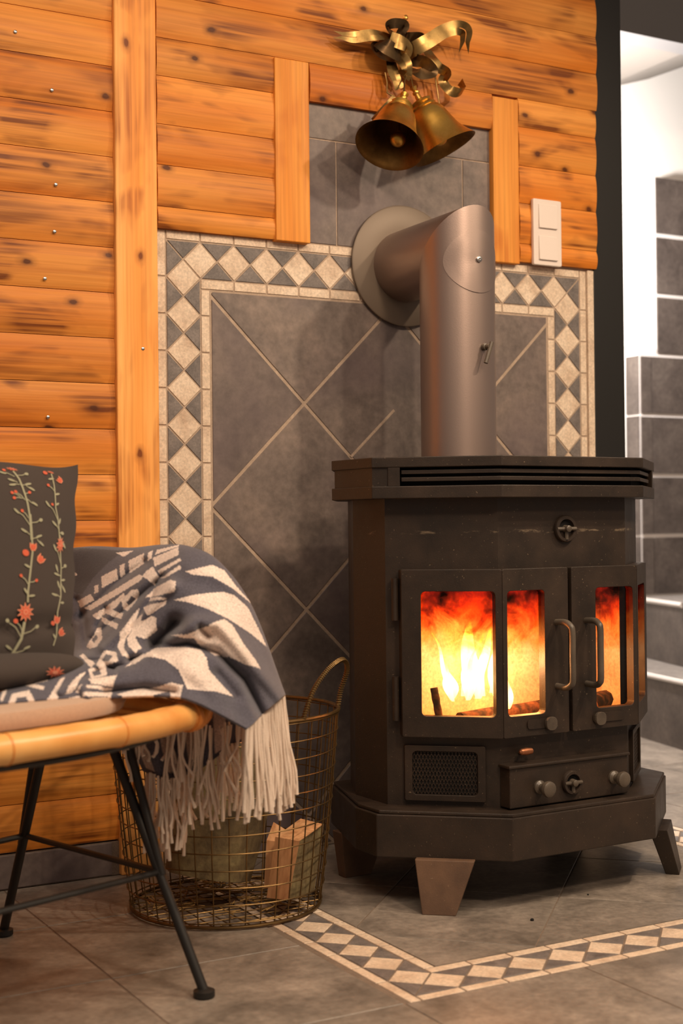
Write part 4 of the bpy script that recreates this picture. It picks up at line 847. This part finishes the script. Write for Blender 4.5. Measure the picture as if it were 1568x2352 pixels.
def inside(poly, wob=True):
    X = U_+.5*np.sin(V_*.9)+.4*np.sin(U_*.7+V_*.4); Y = V_+.5*np.sin(U_*.8); r = np.zeros(U_.shape, bool); n = len(poly)
    for i in range(n):
        (x0, y0), (x1, y1) = poly[i], poly[(i+1) % n]; c = (y0 > Y) != (y1 > Y); r ^= c & (X < (x1-x0)*(Y-y0)/((y1-y0) if y1 != y0 else 1e-9)+x0)
    return r
W_ = np.zeros(U_.shape, bool)
for p in WHITE: W_ |= inside(cu2(p))
for a, b in RING: W_ |= inside(cu2(a)) & ~inside(cu2(b)); W_ |= False
W_ &= (rowf > .9)
W_ |= (rowf < .9) & (((np.arange(NC)[None, :]/34) % 1) < .45+.3*np.sin(rowf*4))
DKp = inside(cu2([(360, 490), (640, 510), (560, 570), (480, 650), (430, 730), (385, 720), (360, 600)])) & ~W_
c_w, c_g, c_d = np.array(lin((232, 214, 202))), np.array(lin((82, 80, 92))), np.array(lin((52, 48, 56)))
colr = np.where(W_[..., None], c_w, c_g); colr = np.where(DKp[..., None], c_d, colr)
idx = np.arange(NR*NC).reshape(NR, NC)
fc = np.stack([idx[:-1, :-1], idx[:-1, 1:], idx[1:, 1:], idx[1:, :-1]], -1).reshape(-1, 4)
blk = empty('throw_blanket', at(470, 1600, 2.0)-np.array((0, 0, .02)), 'charcoal and cream patterned wool throw with fringe draped over the chair', 'blanket')
def wool():
    m = mat('patterned_wool', rough=.97); t = NT(m); a = t.new('ShaderNodeVertexColor', layer_name='weave').outputs[0]; v = t.coord((1, 1, 1), False)
    n = t.noise(v, 420, 4, .75); t.color(t.mix(1, a, t.ramp(n, [(.28, G(.45)), (.5, G(.95)), (.72, G(1.35))]), 'MULTIPLY')); t.bump(n, .5, .0015); t.b.inputs['Sheen Weight'].default_value = .25; return m
M_wool = wool()
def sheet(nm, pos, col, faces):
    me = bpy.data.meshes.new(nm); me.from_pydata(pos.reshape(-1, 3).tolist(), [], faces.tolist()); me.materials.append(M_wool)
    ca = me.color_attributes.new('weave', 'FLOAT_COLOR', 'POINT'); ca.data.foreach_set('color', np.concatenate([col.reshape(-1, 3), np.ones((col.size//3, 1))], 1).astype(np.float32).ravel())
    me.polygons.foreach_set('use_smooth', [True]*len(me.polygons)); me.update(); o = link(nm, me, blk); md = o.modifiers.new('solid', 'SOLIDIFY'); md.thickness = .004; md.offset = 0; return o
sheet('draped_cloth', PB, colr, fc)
# lower end of the throw hanging outside the seat
LC = np.array([[(285, 1640, 2.13), (345, 1640, 2.12), (410, 1635, 2.12), (470, 1630, 2.12), (530, 1625, 2.13), (590, 1630, 2.15)], [(300, 1700, 2.13), (350, 1705, 2.10), (410, 1700, 2.12), (470, 1690, 2.09), (530, 1675, 2.12), (585, 1665, 2.14)], [(330, 1770, 2.12), (375, 1790, 2.09), (425, 1785, 2.11), (475, 1755, 2.08), (530, 1715, 2.11), (580, 1695, 2.13)]], float)
n1, n2 = 40, 80
G2 = crom(crom(LC, np.linspace(0, 2, n1), 0), np.linspace(0, 5, n2), 1)
P2 = CAM+(FW+RT*((G2[..., 0]-784)/FPX)[..., None]+UP*((1176-G2[..., 1])/FPX)[..., None])*G2[..., 2][..., None]
i2 = np.arange(n1*n2).reshape(n1, n2); f2 = np.stack([i2[:-1, :-1], i2[:-1, 1:], i2[1:, 1:], i2[1:, :-1]], -1).reshape(-1, 4)
w2 = (np.abs(((np.arange(n2)/n2*5) % 1)-.5)*2 < .5)[None, :] | np.zeros((n1, 1), bool); c2 = np.where(w2[..., None], c_w*.8, c_g*1.2); c2[-4:] = c_g
sheet('hanging_end', P2, c2, f2)
# fringe
def strand(p, end, sway):
    p, end = np.array(p), np.array(end); q = []
    for s in np.linspace(0, 1, 9): q.append(p+(end-p)*s+np.array((sway*math.sin(s*5+sway*900), .6*sway*math.cos(s*4+sway*500)-.6*sway, 0))*s)
    rd = [.0019*(1+.18*math.sin(i*2.3+sway*3000)) for i in range(9)]; rd[-1] = .0026
    add('fringe_strand', tube(q, rd, 6), M_fringe, blk, smooth=True)
R_ = lambda a, b: random.uniform(a, b)
for k in range(46):
    s = k/45; u0, v0 = 566+86*s, 1673-75*s; t0 = 1.962+.148*s+R_(-.004, .004); L = R_(165, 205)*(1.0+.20*s)
    strand(at(u0, v0, t0), at(u0+R_(-14, 8)+30*s, v0+L+18, t0+R_(-.01, .01)), R_(-.006, .006))
for k in range(10):
    s = R_(.55, 1); u0, v0 = 566+86*s, 1673-75*s; t0 = 2.0+.13*s; strand(at(u0, v0, t0), at(u0+R_(10, 28), v0+R_(210, 262), t0), R_(-.005, .005))
hem = G2[-1]
for k in range(74):
    q = hem[int(R_(0, n2-1))]; L = R_(90, 190)*(1 if q[0] < 480 else .9); t0 = q[2]+R_(-.02, .012)
    strand(at(q[0]+R_(-4, 4), q[1]-4, t0), at(q[0]+R_(-16, 16), q[1]+L, t0+R_(-.01, .01)), R_(-.008, .008))
for k in range(46):
    u0 = R_(300, 560); t0 = R_(2.06, 2.09); strand(at(u0, R_(1655, 1675), t0), at(u0+R_(-25, 18), R_(1745, 1900) if u0 > 380 else R_(1720, 1800), t0+R_(-.02, .01)), R_(-.012, .012))
# crumbs of charcoal on the hearth
for u, v, r, lab in ((1222, 2115, .0035, 'larger dark charcoal crumb on the hearth tiles before the stove'), (1350, 2056, .002, 'smaller dark charcoal crumb close under the stove tray')):
    c = on_z(u, v, .0); rs = [[(c[0]+r*k*math.cos(q)*(1+.25*math.sin(3*q)), c[1]+r*k*math.sin(q), z*r) for q in np.linspace(0, 6.283, 8, endpoint=False)] for k, z in ((.7, 0), (1, .5), (.6, 1.1))]
    tag(add('charcoal_crumb', loft(rs), M_dark), lab, 'crumb', 'charcoal crumbs on the hearth')
